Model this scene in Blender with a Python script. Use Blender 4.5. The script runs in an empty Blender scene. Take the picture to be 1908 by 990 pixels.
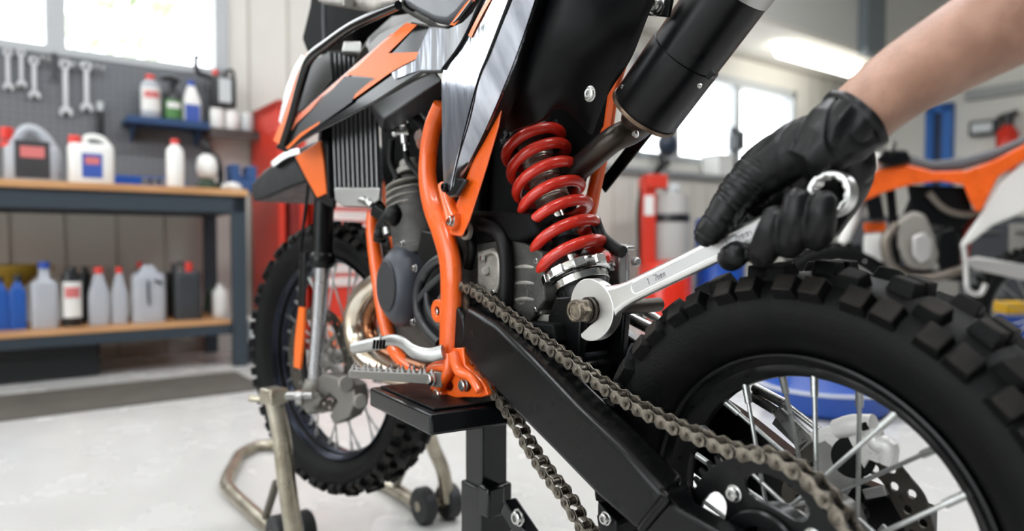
import bpy, bmesh, math, random
from mathutils import Vector, Matrix, Quaternion
from mathutils.noise import noise as pnoise
random.seed(7)
sc = bpy.context.scene
COL = sc.collection
V = Vector
PI = math.pi

# ------------------------------------------------------------------ camera and measured frames
FPX, TH, AL = 1305.8, 0.0313, 0.6421
CAMZ = 0.65
CX, CY, AXZ = 0.2756, 0.6304, 0.3873          # rear axle of the motorcycle
U = V((-math.sin(AL), math.cos(AL), 0)); N = V((-math.cos(AL), -math.sin(AL), 0))
CAM = V((0, 0, CAMZ))

def ray(px, py):
    x = (px-954)/FPX; y = -(py-495)/FPX
    return V((x, math.cos(TH)+y*math.sin(TH), -math.sin(TH)+y*math.cos(TH)))
def plane_hit(px, py, o, n):
    d = ray(px, py); return CAM + d*((o-CAM).dot(n)/d.dot(n))
def toloc(w):
    r = w - V((CX, CY, 0)); return V((r.dot(U), r.dot(N), w.z))
def K(px, py, t):
    """measured point on the plane parallel to the motorcycle at side offset t, in motorcycle coordinates (forward, side, up)"""
    return toloc(plane_hit(px, py, V((CX, CY, 0)) + N*t, N))
def Kf(fn):
    return lambda px, py, o=0.0: K(px, py, fn(px, py)+o)
def D(px, py, Y):
    d = ray(px, py); return CAM + d*(Y/d.y)
def FL(px, py, z=0.0):
    return plane_hit(px, py, V((0, 0, z)), V((0, 0, 1)))
# wall frame: k along the workbench, h away from the room (0 = front edge of the workbench), z up
EV = V((1746/FPX, 1, 0)).normalized(); MV = V((-EV.y, EV.x, 0))
G0 = FL(457, 682)
WROT = math.atan2(EV.y, EV.x)
def G(k, h, z): return G0 + EV*k + MV*h + V((0, 0, z))
def WK(px, py, h):
    w = plane_hit(px, py, G0 + MV*h, MV); r = w-G0
    return r.dot(EV), w.z
def FK(px, py, z=0.0):
    r = FL(px, py, z)-G0; return r.dot(EV), r.dot(MV)

# ------------------------------------------------------------------ materials
def lin(c):
    return tuple(((x/255)/12.92 if x/255 <= .04045 else ((x/255+.055)/1.055)**2.4) for x in c)
MC = {}
def mat(name, rgb, rough=.5, metal=0.0, bump=0.0, bscale=200, var=0.0, vscale=20, rgb2=None, coat=0.0, emit=0.0, rvar=0.0, spec=.5, trans=0.0, detail=4, stretch=None, alpha=None):
    if name in MC: return MC[name]
    m = bpy.data.materials.new(name); m.use_nodes = True
    nt = m.node_tree; ns = nt.nodes; L = nt.links; b = ns['Principled BSDF']
    c = lin(rgb)
    b.inputs['Base Color'].default_value = (*c, 1)
    b.inputs['Roughness'].default_value = rough; b.inputs['Metallic'].default_value = metal
    b.inputs['Specular IOR Level'].default_value = spec
    b.inputs['Coat Weight'].default_value = coat; b.inputs['Coat Roughness'].default_value = .06
    if trans: b.inputs['Transmission Weight'].default_value = trans
    if emit:
        b.inputs['Emission Color'].default_value = (*c, 1); b.inputs['Emission Strength'].default_value = emit
    tc = ns.new('ShaderNodeTexCoord'); mp = ns.new('ShaderNodeMapping'); L.new(tc.outputs['Object'], mp.inputs['Vector'])
    if stretch: mp.inputs['Scale'].default_value = stretch
    if var or rgb2:
        nz = ns.new('ShaderNodeTexNoise'); nz.inputs['Scale'].default_value = vscale; nz.inputs['Detail'].default_value = detail
        L.new(mp.outputs['Vector'], nz.inputs['Vector'])
        mx = ns.new('ShaderNodeMix'); mx.data_type = 'RGBA'
        c2 = lin(rgb2) if rgb2 else tuple(x*(1-var) for x in c)
        c1 = c if rgb2 else tuple(min(1, x*(1+var*.5)) for x in c)
        rp = ns.new('ShaderNodeValToRGB'); rp.color_ramp.elements[0].position = .35; rp.color_ramp.elements[1].position = .65
        L.new(nz.outputs['Fac'], rp.inputs['Fac'])
        L.new(rp.outputs['Color'], mx.inputs['Factor']); mx.inputs['A'].default_value = (*c1, 1); mx.inputs['B'].default_value = (*c2, 1)
        L.new(mx.outputs['Result'], b.inputs['Base Color'])
    if rvar:
        n2 = ns.new('ShaderNodeTexNoise'); n2.inputs['Scale'].default_value = vscale*1.7; n2.inputs['Detail'].default_value = 5
        L.new(mp.outputs['Vector'], n2.inputs['Vector'])
        mr = ns.new('ShaderNodeMapRange'); mr.inputs['From Min'].default_value = .3; mr.inputs['From Max'].default_value = .7
        mr.inputs['To Min'].default_value = max(.02, rough-rvar); mr.inputs['To Max'].default_value = min(1, rough+rvar)
        L.new(n2.outputs['Fac'], mr.inputs['Value']); L.new(mr.outputs['Result'], b.inputs['Roughness'])
    if bump:
        n3 = ns.new('ShaderNodeTexNoise'); n3.inputs['Scale'].default_value = bscale; n3.inputs['Detail'].default_value = 3
        L.new(mp.outputs['Vector'], n3.inputs['Vector'])
        bp = ns.new('ShaderNodeBump'); bp.inputs['Strength'].default_value = bump; bp.inputs['Distance'].default_value = .002
        L.new(n3.outputs['Fac'], bp.inputs['Height']); L.new(bp.outputs['Normal'], b.inputs['Normal'])
    MC[name] = m; return m

blk_plastic = mat('black_plastic', (8, 9, 10), .38, bump=.1, bscale=900, rvar=.06, spec=.2)
blk_gloss = mat('gloss_black_plastic', (7, 8, 9), .12, coat=.25, spec=.4)
panel_gloss = mat('pale_reflection_panel', (206, 210, 220), .13, .95, coat=.4, rvar=.06, vscale=14, bump=.9, bscale=9, rgb2=(150, 154, 164), stretch=(3.0, 1, .5))  # glossy black panel: its white reflections are put into a pale metal colour
blk_satin = mat('satin_black_metal', (9, 10, 11), .30, .2, rvar=.03, vscale=60, spec=.3)
blk_matte = mat('matte_black', (7, 8, 8), .6, spec=.15)
grey_plastic = mat('dark_grey_plastic', (58, 60, 64), .5, bump=.15, bscale=900)
orange = mat('orange_paint', (228, 94, 24), .3, coat=.35, var=.08, vscale=12, rvar=.06)
orange_dec = mat('orange_decal', (236, 108, 30), .34, coat=.1)
white_dec_hl = mat('white_decal_highlight', (225, 225, 225), .3, coat=.4)
red_coil = mat('red_coil_paint', (200, 44, 28), .28, coat=.4, var=.12, vscale=40)
steel = mat('steel', (175, 175, 172), .32, 1.0, rvar=.08, vscale=80)
chrome = mat('chrome', (225, 226, 226), .12, 1.0, rvar=.04, vscale=120)
satin_chrome = mat('satin_chrome', (236, 236, 234), .36, 1.0, rvar=.03, vscale=20)
cast = mat('cast_aluminium', (158, 155, 148), .5, .6, bump=.5, bscale=500, var=.3, vscale=40)
cast_dk = mat('dark_cast_aluminium', (74, 73, 70), .5, .5, bump=.5, bscale=500, var=.3, vscale=40)
alu = mat('alloy', (178, 178, 176), .36, .85, rvar=.08, vscale=60, bump=.12, bscale=900)
rubber = mat('tyre_rubber', (7, 8, 8), .55, bump=.35, bscale=350, rgb2=(13, 13, 13), vscale=16, spec=.14)
dusty_lit = mat('dusty_lit_tread_top', (15, 15, 14), .7, bump=.4, bscale=300, rgb2=(44, 40, 36), vscale=22, spec=.2)  # worn dust on knob tops, with top light painted into the paler tone
rubber_s = mat('hose_rubber', (10, 10, 11), .5, spec=.25)
chain_m = mat('oily_chain_steel', (142, 135, 124), .30, .9, bump=.3, bscale=900, rgb2=(78, 72, 64), vscale=130)
bolt_brown = mat('worn_bolt_steel', (150, 140, 124), .38, .9, bump=.3, bscale=600, rgb2=(74, 66, 58), vscale=130)
header_m = mat('heat_tinted_steel', (234, 226, 212), .22, 1.0, rgb2=(206, 184, 156), vscale=9, rvar=.08)
pipe_brown = mat('rust_tinted_pipe', (132, 112, 94), .4, .8, rgb2=(84, 70, 58), vscale=30)
screw_m = mat('bright_screw', (190, 190, 188), .25, 1.0)

# ------------------------------------------------------------------ mesh builder
class MB:
    def __init__(s): s.v = []; s.f = []; s.mi = []; s.cur = 0
    def add(s, vs, fs):
        o = len(s.v); s.v += [V(p) for p in vs]; s.f += [tuple(i+o for i in f) for f in fs]; s.mi += [s.cur]*len(fs); return s
    def box(s, c, d, R=None):
        c = V(c); vs = []
        for x in (-.5, .5):
            for y in (-.5, .5):
                for z in (-.5, .5):
                    p = V((x*d[0], y*d[1], z*d[2])); vs.append(c+(R @ p if R else p))
        return s.add(vs, [(0, 1, 3, 2), (4, 6, 7, 5), (0, 4, 5, 1), (2, 3, 7, 6), (0, 2, 6, 4), (1, 5, 7, 3)])
    def bar(s, a, b, w, h, up=V((0, 0, 1))):
        a, b = V(a), V(b); x = (b-a); L_ = x.length; x.normalize(); y = up.cross(x).normalized(); z = x.cross(y)
        return s.box((a+b)/2, (L_, w, h), Matrix((x, y, z)).transposed())
    def cyl(s, a, b, r0, r1=None, n=20, cap=True):
        a, b = V(a), V(b); r1 = r0 if r1 is None else r1
        ax = (b-a).normalized(); q = ax.to_track_quat('Z', 'Y').to_matrix()
        vs = []
        for p, r in ((a, r0), (b, r1)):
            for i in range(n):
                t = 2*PI*i/n; vs.append(p+q @ V((r*math.cos(t), r*math.sin(t), 0)))
        fs = [(i, (i+1) % n, n+(i+1) % n, n+i) for i in range(n)]
        if cap: fs += [tuple(range(n-1, -1, -1)), tuple(range(n, 2*n))]
        return s.add(vs, fs)
    def hexa(s, a, b, r): return s.cyl(a, b, r, r, 6)
    def lathe(s, prof, o=(0, 0, 0), ax=(0, 0, 1), n=32, closed=False, cap=True):
        """prof: (radius, height) pairs"""
        o = V(o); q = V(ax).normalized().to_track_quat('Z', 'Y').to_matrix(); vs = []; m = len(prof)
        for r, h in prof:
            for i in range(n):
                t = 2*PI*i/n; vs.append(o+q @ V((r*math.cos(t), r*math.sin(t), h)))
        fs = []
        for j in range(m if closed else m-1):
            k = (j+1) % m
            for i in range(n): fs.append((j*n+i, j*n+(i+1) % n, k*n+(i+1) % n, k*n+i))
        if cap and not closed: fs += [tuple(range(n-1, -1, -1)), tuple((m-1)*n+i for i in range(n))]
        return s.add(vs, fs)
    def tube(s, pts, r, n=12, samp=6, smooth=True, cap=True, up=None):
        """pts: path; r: radius, list of radii, or list of (rx, ry)"""
        P = [V(p) for p in pts]
        R = r if isinstance(r, (list, tuple)) else [r]*len(P)
        R = [x if isinstance(x, (tuple, list)) else (x, x) for x in R]
        if smooth and len(P) > 2: P, R = spline(P, samp, R)
        m = len(P); vs = []
        T = [(P[min(i+1, m-1)]-P[max(i-1, 0)]).normalized() for i in range(m)]
        x = (up or (V((0, 0, 1)) if abs(T[0].z) < .9 else V((1, 0, 0)))).cross(T[0]).normalized()
        for i in range(m):
            if up is not None: x = up.cross(T[i]).normalized()
            else: x = (x - T[i]*x.dot(T[i])).normalized()
            y = T[i].cross(x)
            for k in range(n):
                t = 2*PI*k/n; vs.append(P[i]+x*(R[i][0]*math.cos(t))+y*(R[i][1]*math.sin(t)))
        fs = [(j*n+i, j*n+(i+1) % n, (j+1)*n+(i+1) % n, (j+1)*n+i) for j in range(m-1) for i in range(n)]
        if cap: fs += [tuple(range(n-1, -1, -1)), tuple((m-1)*n+i for i in range(n))]
        return s.add(vs, fs)
    def ball(s, c, r, n=14, sq=(1, 1, 1), R=None):
        c = V(c); vs = []; fs = []; m = n//2+1
        for j in range(m+1):
            a = PI*j/m
            for i in range(n):
                b = 2*PI*i/n; p = V((r*sq[0]*math.sin(a)*math.cos(b), r*sq[1]*math.sin(a)*math.sin(b), r*sq[2]*math.cos(a)))
                vs.append(c+(R @ p if R else p))
        for j in range(m):
            for i in range(n): fs.append((j*n+i, (j+1)*n+i, (j+1)*n+(i+1) % n, j*n+(i+1) % n))
        return s.add(vs, fs)
    def prism(s, pts, off):
        """solid between outline pts and pts+off; off a vector or list of points"""
        P = [V(p) for p in pts]; n = len(P)
        Q = [p+V(off) for p in P] if not isinstance(off, list) else [V(p) for p in off]
        return s.add(P+Q, [tuple(range(n)), tuple(range(2*n-1, n-1, -1))]+[(i, i+n, (i+1) % n+n, (i+1) % n) for i in range(n)])
    def plate_holes(s, outer, holes, off):
        bm = bmesh.new(); loops = [outer]+holes; es = []
        for lp in loops:
            vv = [bm.verts.new(p) for p in lp]
            es += [bm.edges.new((vv[i], vv[(i+1) % len(vv)])) for i in range(len(vv))]
        bmesh.ops.triangle_fill(bm, use_beauty=True, use_dissolve=False, edges=es)
        geom = bm.faces[:]; r = bmesh.ops.extrude_face_region(bm, geom=geom)
        bmesh.ops.translate(bm, verts=[e for e in r['geom'] if isinstance(e, bmesh.types.BMVert)], vec=V(off))
        bmesh.ops.recalc_face_normals(bm, faces=bm.faces)
        bm.verts.index_update(); s.add([v.co for v in bm.verts], [tuple(v.index for v in f.verts) for f in bm.faces]); bm.free(); return s
    def loft(s, rails, nu=24, sub=4, thick=None, close=False):
        """surface through rails (each a polyline), given thickness by vector thick"""
        RR = [resample(r, nu) for r in rails]
        cols = []
        for i in range(nu):
            c = [r[i] for r in RR]
            cols.append(spline(c, sub)[0] if len(c) > 2 else ([c[0].lerp(c[1], k/sub) for k in range(sub+1)]))
        nv = len(cols[0]); vs = [p for c in cols for p in c]
        fs = [(i*nv+j, (i+1)*nv+j, (i+1)*nv+j+1, i*nv+j+1) for i in range(nu-1) for j in range(nv-1)]
        if thick is not None:
            o = len(vs); th = thick if callable(thick) else (lambda p: V(thick))
            vs = vs+[p+th(p) for p in vs]
            fs += [tuple(x+o for x in f[::-1]) for f in fs]
            bd = [i*nv for i in range(nu)]+[(nu-1)*nv+j for j in range(1, nv)]+[i*nv+nv-1 for i in range(nu-2, -1, -1)]+[j for j in range(nv-2, 0, -1)]
            fs += [(bd[i], bd[(i+1) % len(bd)], bd[(i+1) % len(bd)]+o, bd[i]+o) for i in range(len(bd))]
        return s.add(vs, fs)
    def box_loft(s, rings, cap=True):
        n = len(rings[0]); vs = [V(p) for r in rings for p in r]
        fs = [(j*n+i, j*n+(i+1) % n, (j+1)*n+(i+1) % n, (j+1)*n+i) for j in range(len(rings)-1) for i in range(n)]
        if cap: fs += [tuple(range(n-1, -1, -1)), tuple((len(rings)-1)*n+i for i in range(n))]
        return s.add(vs, fs)
    def build(s, name, m, parent=None, bevel=0, seg=2, ang=35, sub=0, loc=None, rot=None, recalc=True):
        me = bpy.data.meshes.new(name); me.from_pydata(s.v, [], s.f)
        bm = bmesh.new(); bm.from_mesh(me)
        if recalc: bmesh.ops.recalc_face_normals(bm, faces=bm.faces)
        bm.to_mesh(me); bm.free()
        ms = m if isinstance(m, list) else [m]
        for x in ms: me.materials.append(x)
        if len(ms) > 1 and len(me.polygons) == len(s.mi):
            for p, i in zip(me.polygons, s.mi): p.material_index = i
        for p in me.polygons: p.use_smooth = True
        me.set_sharp_from_angle(angle=math.radians(ang))
        o = bpy.data.objects.new(name, me); COL.objects.link(o)
        if parent: o.parent = parent
        if loc is not None: o.location = loc
        if rot is not None: o.rotation_euler = rot
        if bevel:
            b = o.modifiers.new('bevel', 'BEVEL'); b.width = bevel; b.segments = seg; b.limit_method = 'ANGLE'; b.angle_limit = math.radians(ang); b.use_clamp_overlap = True; b.harden_normals = False
        if sub:
            q = o.modifiers.new('sub', 'SUBSURF'); q.levels = sub; q.render_levels = sub
        return o
def spline(P, samp, R=None):
    out = []; ro = []; n = len(P)
    for i in range(n-1):
        p0, p1, p2, p3 = P[max(i-1, 0)], P[i], P[i+1], P[min(i+2, n-1)]
        for k in range(samp):
            t = k/samp; a = ((2*p1)+(p2-p0)*t+(2*p0-5*p1+4*p2-p3)*t*t+(3*p1-p0-3*p2+p3)*t**3)*.5
            out.append(a)
            if R: ro.append(tuple(R[i][q]*(1-t)+R[i+1][q]*t for q in range(len(R[i]))))
    out.append(P[-1].copy())
    if R: ro.append(tuple(R[-1]))
    return out, ro
def resample(P, n):
    P = spline([V(p) for p in P], 8)[0] if len(P) > 2 else [V(p) for p in P]
    L = [0]
    for a, b in zip(P, P[1:]): L.append(L[-1]+(b-a).length)
    out = []; j = 0
    for i in range(n):
        d = L[-1]*i/(n-1)
        while j < len(L)-2 and L[j+1] < d: j += 1
        out.append(P[j].lerp(P[j+1], (d-L[j])/max(1e-9, L[j+1]-L[j])))
    return out
def empty(name, loc=(0, 0, 0), rz=0, parent=None, size=.05):
    o = bpy.data.objects.new(name, None); COL.objects.link(o); o.location = loc; o.rotation_euler = (0, 0, rz); o.empty_display_size = size
    if parent: o.parent = parent
    return o
def tag(o, label=None, cat=None, group=None, kind=None):
    if label: o['label'] = label
    if cat: o['category'] = cat
    if group: o['group'] = group
    if kind: o['kind'] = kind
    return o
def inst(src, name=None, parent=None, loc=None, rot=None):
    o = src.copy(); COL.objects.link(o)
    if name: o.name = name
    o.parent = parent
    if loc is not None: o.location = loc
    if rot is not None: o.rotation_euler = rot
    return o
def circ(c, r, n, ax='Y', a0=0):
    return [V((c[0]+r*math.cos(a0+2*PI*i/n), c[1], c[2]+r*math.sin(a0+2*PI*i/n))) for i in range(n)]
WORLD, STRIP, EXPO = 4.2, 38.0, 0.48
# ------------------------------------------------------------------ motorcycle on the lift
BROT = AL+PI/2
bike = empty('motorcycle', (CX, CY, 0), BROT, size=.3)
tag(bike, 'small orange and black off-road motorcycle raised on a black lift in the foreground', 'motorcycle')
YA = V((0, 1, 0))
def axle_bolt(mb, p, r, h=.006, n=6):
    """hex bolt with washer, socket recess, axis towards +side"""
    p = V(p); mb.cyl(p, p+YA*h*.3, r*1.25, n=24); mb.cyl(p+YA*h*.3, p+YA*h, r, r*.92, n=n if n != 6 else 6)
def socket_screw(parent, p, r, name='bolt', h=.006, m=None, d=YA):
    p = V(p); d = V(d).normalized()
    mb = MB(); mb.lathe([(r*1.3, 0), (r*1.3, h*.25), (r*1.05, h*.3), (r*1.02, h*.85), (r*.85, h), (r*.5, h), (r*.45, h*.5), (0.0005, h*.5)], p, d, 24, cap=False)
    return mb.build(name, m or screw_m, parent, ang=30)

# ---- wheels
def tyre_profile(R, w, rim):
    k = R-rim
    return [(rim-.004, .019), (rim+.002, .0235), (rim+k*.13, w*.34), (rim+k*.30, w*.455), (rim+k*.48, w*.5), (rim+k*.66, w*.47), (rim+k*.80, w*.37), (rim+k*.875, w*.2), (rim+k*.89, 0)]
def make_tyre(parent, R, w, rim, npitch, kh=1.0):
    h = tyre_profile(R, w, rim); half = [(r, t) for r, t in h]
    prof = half+[(r, -t) for r, t in half[-2::-1]]+[(rim-.012, -.012), (rim-.012, .012)]
    PP = [V((r, t, 0)) for r, t in prof[:len(half)*2-1]]; PP = spline(PP, 3)[0]
    prof2 = [(p.x, p.y) for p in PP]+[(rim-.008, -.012), (rim-.008, .012)]
    mb = MB(); mb.lathe(prof2, (0, 0, 0), (0, 1, 0), 128, closed=True)
    # bead ring and sidewall ridges
    for sgn in (1, -1):
        mb.lathe([(rim+.010, sgn*(w*.33)), (rim+.012, sgn*(w*.33+.002)), (rim+.015, sgn*(w*.36+.001)), (rim+.015, sgn*w*.33)], (0, 0, 0), (0, 1, 0), 96, closed=True)
    rows = []
    k = R-rim
    for i in range(npitch):
        a = 2*PI*i/npitch
        if i % 2 == 0: rows += [(a, w*.11, 0, .021, .018, 1.0), (a, -w*.11, 0, .021, .018, 1.0)]
        else: rows += [(a, w*.28, 20, .021, .019, 1.0), (a, -w*.28, -20, .021, .019, 1.0)]
        b = a+(PI/npitch)*(1 if i % 2 else .6)
        rows += [(b, w*.43, 50, .0205, .019, 1.0), (b, -w*.43, -50, .0205, .019, 1.0)]
    for a, t, tilt, lx, lt, hh in rows:
        tl = math.radians(abs(tilt)); sg = 1 if t > 0 else -1
        # surface radius at |t|
        at = abs(t); rr = None
        for (r0, t0), (r1, t1) in zip(half[4:], half[5:]):
            if t1 <= at <= t0: rr = r0+(r1-r0)*(t0-at)/max(1e-6, t0-t1)
        rr = rr or half[4][0]
        nrm = V((math.cos(tl), sg*math.sin(tl), 0))   # (radial, side)
        tan = V((-math.sin(tl)*sg, math.cos(tl), 0))
        e_r = V((math.cos(a), 0, math.sin(a))); e_t = V((-math.sin(a), 0, math.cos(a)))
        def W3(q): return e_r*q.x+V((0, q.y, 0))
        n3, s3 = W3(nrm), W3(tan); base = W3(V((rr, t, 0)))
        H = .0115*kh*hh; vs = []
        for z, f in ((-.004, 1.12), (H, .88)):
            for x, y in ((-1, -1), (1, -1), (1, 1), (-1, 1)):
                vs.append(base+n3*z+e_t*(x*lx*.5*f*kh)+s3*(y*lt*.5*f*kh))
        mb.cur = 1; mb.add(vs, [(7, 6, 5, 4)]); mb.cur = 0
        mb.add(vs, [(0, 1, 2, 3), (0, 4, 5, 1), (1, 5, 6, 2), (2, 6, 7, 3), (3, 7, 4, 0)])
    # weld the knob tops back on
    o_ = mb.build('tyre', [rubber, dusty_lit], parent, ang=40, bevel=.0009, seg=1, recalc=False)
    bm = bmesh.new(); bm.from_mesh(o_.data); bmesh.ops.remove_doubles(bm, verts=bm.verts, dist=1e-6); bmesh.ops.recalc_face_normals(bm, faces=bm.faces); bm.to_mesh(o_.data); bm.free(); o_.data.set_sharp_from_angle(angle=math.radians(40))
    return o_
def make_rim(parent, ri, ro, name='rim', m=None):
    pr = [(ro+.002, .027), (ro+.0015, .0295), (ro-.0005, .030), (ro-.002, .0285), (ro-.0025, .0225), (ri+.013, .020), (ri+.008, .012), (ri+.001, .006), (ri, 0)]
    pr = pr+[(r, -t) for r, t in pr[-2::-1]]
    outer = [(ro-.006, -.019), (ri+.014, -.012), (ri+.008, 0), (ri+.014, .012), (ro-.006, .019)]
    P1 = [V((r, t, 0)) for r, t in pr]
    mb = MB(); mb.lathe([(r, t) for r, t in pr]+outer, (0, 0, 0), (0, 1, 0), 112, closed=True)
    return mb.build(name, m or blk_satin, parent, ang=28)
def make_spokes(parent, n, rh, th, rr, m, lean=.55):
    kinds = {}
    for i in range(n):
        side = 1 if i % 2 == 0 else -1; dr = 1 if (i//2) % 2 == 0 else -1
        a = 2*PI*i/n
        if (side, dr) not in kinds:
            mb = MB(); a0 = dr*lean
            p0 = V((rh*math.cos(-a0*1.6), side*th, rh*math.sin(-a0*1.6))); p1 = V((rr, side*.004, 0)); d = (p1-p0).normalized()
            mb.cyl(p0, p1, .0021, n=10); mb.cyl(p1-d*.018, p1+d*.004, .0034, .0038, n=8); mb.ball(p0, .0034, 8)
            kinds[(side, dr)] = mb.build('spoke', m, parent, ang=50); o = kinds[(side, dr)]
        else: o = inst(kinds[(side, dr)], 'spoke', parent)
        o.rotation_euler = (0, -a, 0)
    return kinds

rw = empty('rear_wheel', (0, 0, AXZ), 0, bike)
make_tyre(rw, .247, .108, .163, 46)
make_rim(rw, .141, .163)
spoke_m = mat('galvanised_spoke', (170, 172, 170), .35, .9, rvar=.1, vscale=200)
make_spokes(rw, 24, .026, .031, .143, spoke_m)
mb = MB(); mb.lathe([(.010, -.05), (.020, -.05), (.028, -.042), (.028, -.030), (.018, -.024), (.016, 0), (.018, .024), (.028, .030), (.028, .050), (.024, .056), (.010, .056)], (0, 0, 0), (0, 1, 0), 40, closed=True)
mb.build('hub', alu, rw, ang=30)
# sprocket with teeth, oval windows
NT = 46; SR = .0846; ST = .0785
def sprocket(parent, SR, NT, ST, nwin, m, thick=.004, bore=.024):
    outer = []
    for i in range(NT):
        for f, r in ((-.30, SR-.0035), (-.13, SR+.0035), (.13, SR+.0035), (.30, SR-.0035)):
            a = 2*PI*(i+f)/NT; outer.append(V((r*math.cos(a), ST, r*math.sin(a))))
    holes = [circ((0, ST, 0), bore, 28)]
    for i in range(nwin):
        a = 2*PI*i/nwin+math.radians(11); wn = []
        for q in range(20):
            b = 2*PI*q/20; da = .54*math.copysign(abs(math.cos(b))**.8, math.cos(b)); r = SR*.665+SR*.155*math.copysign(abs(math.sin(b))**.8, math.sin(b))
            wn.append(V((r*math.cos(a+da), ST, r*math.sin(a+da))))
        holes.append(wn)
    mb = MB(); mb.plate_holes(outer, holes, (0, -thick, 0)); return mb.build('sprocket', m, parent, ang=30, bevel=.0004, seg=1)
sprocket(rw, SR, NT, ST, 4, blk_satin)
mb = MB(); mb.lathe([(.0245, .05), (.0245, .084), (.036, .084), (.038, .082), (.038, .05)], (0, 0, 0), (0, 1, 0), 40, closed=True)
mb.build('sprocket_carrier', blk_satin, rw, ang=30)
for i in range(4):
    a = 2*PI*i/4+math.radians(56)
    socket_screw(rw, (.053*math.cos(a), ST, .053*math.sin(a)), .0060, 'sprocket_bolt', .006)
# brake disc right side
def disc(parent, R, ri, t, nh, m, name='brake_disc'):
    outer = []
    n = 96
    for i in range(n):
        a = 2*PI*i/n; r = R*(1+.012*math.cos(12*a)); outer.append(V((r*math.cos(a), t, r*math.sin(a))))
    inner = []
    for i in range(72):
        a = 2*PI*i/72; r = ri*(1+.05*math.cos(6*a)); inner.append(V((r*math.cos(a), t, r*math.sin(a))))
    holes = [inner]
    for i in range(nh):
        a = 2*PI*i/nh
        for q, rr in ((0, ri+(R-ri)*.30), (.5, ri+(R-ri)*.68)):
            holes.append(circ((rr*math.cos(a+2*PI*q/nh), t, rr*math.sin(a+2*PI*q/nh)), .0042, 10))
    mb = MB(); mb.plate_holes(outer, holes, (0, -.003, 0)); return mb.build(name, m, parent, ang=30)
disc_m = mat('dark_disc_steel', (88, 84, 78), .35, .9, rvar=.1, vscale=60)
disc(rw, .074, .047, -.066, 16, disc_m)
mb = MB()
for i in range(6):
    a = 2*PI*i/6; mb.bar((.03*math.cos(a), -.060, .03*math.sin(a)), (.050*math.cos(a+.25), -.0605, .050*math.sin(a+.25)), .009, .004, YA)
mb.build('disc_carrier', alu, rw, bevel=.001)

# ---- rear brake caliper (seen through the spokes)
def rc(px, py, t=-.060): return K(px, py, t)
cal_m = mat('pale_cast_caliper', (228, 226, 222), .4, .2, bump=.3, bscale=400)
mb = MB()
mb.prism([rc(1530, 800), rc(1560, 790), rc(1600, 786), rc(1640, 800), rc(1662, 822), rc(1658, 855), rc(1640, 848), rc(1625, 880), rc(1600, 878), rc(1585, 835), rc(1560, 815), rc(1540, 822)], (0, .022, 0))
mb.tube([rc(1562, 800, -.040), rc(1590, 792, -.036), rc(1628, 792, -.036)], .0095, 16); mb.tube([rc(1628, 800, -.036), rc(1634, 826, -.034), rc(1656, 832, -.034), rc(1654, 862, -.036)], .008, 14)
cp = mb.build('rear_brake_caliper', cal_m, bike, bevel=.004, seg=3)
mb = MB(); mb.cyl(rc(1590, 852, -.040), rc(1590, 852, -.036), .019, n=28); mb.build('caliper_piston', blk_matte, cp, bevel=.001); mb = MB(); mb.bar(rc(1607, 788, -.026), rc(1614, 802, -.026), .004, .006); mb.build('caliper_slot', blk_matte, cp, bevel=.001)
mb = MB(); mb.prism([rc(1535, 805, -.06), rc(1590, 815, -.06), rc(1610, 880, -.06), rc(1580, 925, -.06), rc(1540, 900, -.06), rc(1520, 850, -.06)], (0, .006, 0)); mb.build('caliper_bracket', alu, cp, bevel=.002)

# ---- swingarm
def ring(a, b, c, d): return [a, b, c, d]
swl = [  # outer ridge px, outer bottom px, t_out, t_in
    ((868, 572), (850, 640), .086, .060),     ((898, 590), (872, 672), .090, .060), ((925, 606), (895, 702), .096, .062), ((990, 669), (962, 772), .102, .066), ((1077, 760), (1034, 845), .106, .070),
    ((1164, 842), (1112, 926), .109, .076), ((1240, 925), (1185, 990), .111, .078)]
mb = MB(); rings = []
for (rx, ry), (bx, by), to, ti in swl:
    A_, B_ = K(rx, ry, to), K(bx, by, to)
    rings.append([A_, B_, V((B_.x, ti, B_.z)), V((A_.x+.004, ti, A_.z+.010))])
mb.box_loft(rings)
arm = mb.build('swingarm', blk_satin, bike, bevel=.0065, seg=4, ang=25)
arm.data.materials[0] = mat('satin_black_powder_coat', (9, 10, 11), .26, .2, spec=.3, rvar=.02, vscale=30)
SWM = arm.data.materials[0]
# axle block at the rear end of the arm
mb = MB(); e1, e2 = K(1235, 920, .112), K(1182, 992, .112)
ax = V((-.035, .112, AXZ-.0))
mb.box_loft([[K(1232, 915, .114), K(1180, 988, .114), V((e2.x, .076, e2.z)), V((e1.x, .076, e1.z+.006))],
             [K(1262, 948, .115), K(1225, 1010, .115), V((K(1225, 1010, .115).x, .088, K(1225, 1010, .115).z)), V((K(1262, 948, .115).x, .088, K(1262, 948, .115).z))],
             [V((-.02, .115, .405)), V((-.02, .115, .350)), V((-.02, .092, .350)), V((-.02, .092, .405))],
             [V((-.07, .113, .400)), V((-.07, .113, .360)), V((-.07, .092, .360)), V((-.07, .092, .400))]])
mb.build('axle_block', SWM, arm, bevel=.004, seg=3)
mb = MB(); mb.tube([K(1232, 914, .1145), K(1245, 928, .117), K(1225, 955, .116), K(1196, 990, .1155)], .0026, 10); mb.build('weld_seam', SWM, arm)
mb = MB(); mb.cyl((0, -.11, AXZ), (0, .118, AXZ), .0085, n=24); mb.hexa((0, .118, AXZ), (0, .128, AXZ), .014); mb.build('rear_axle', steel, bike, bevel=.001)
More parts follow.
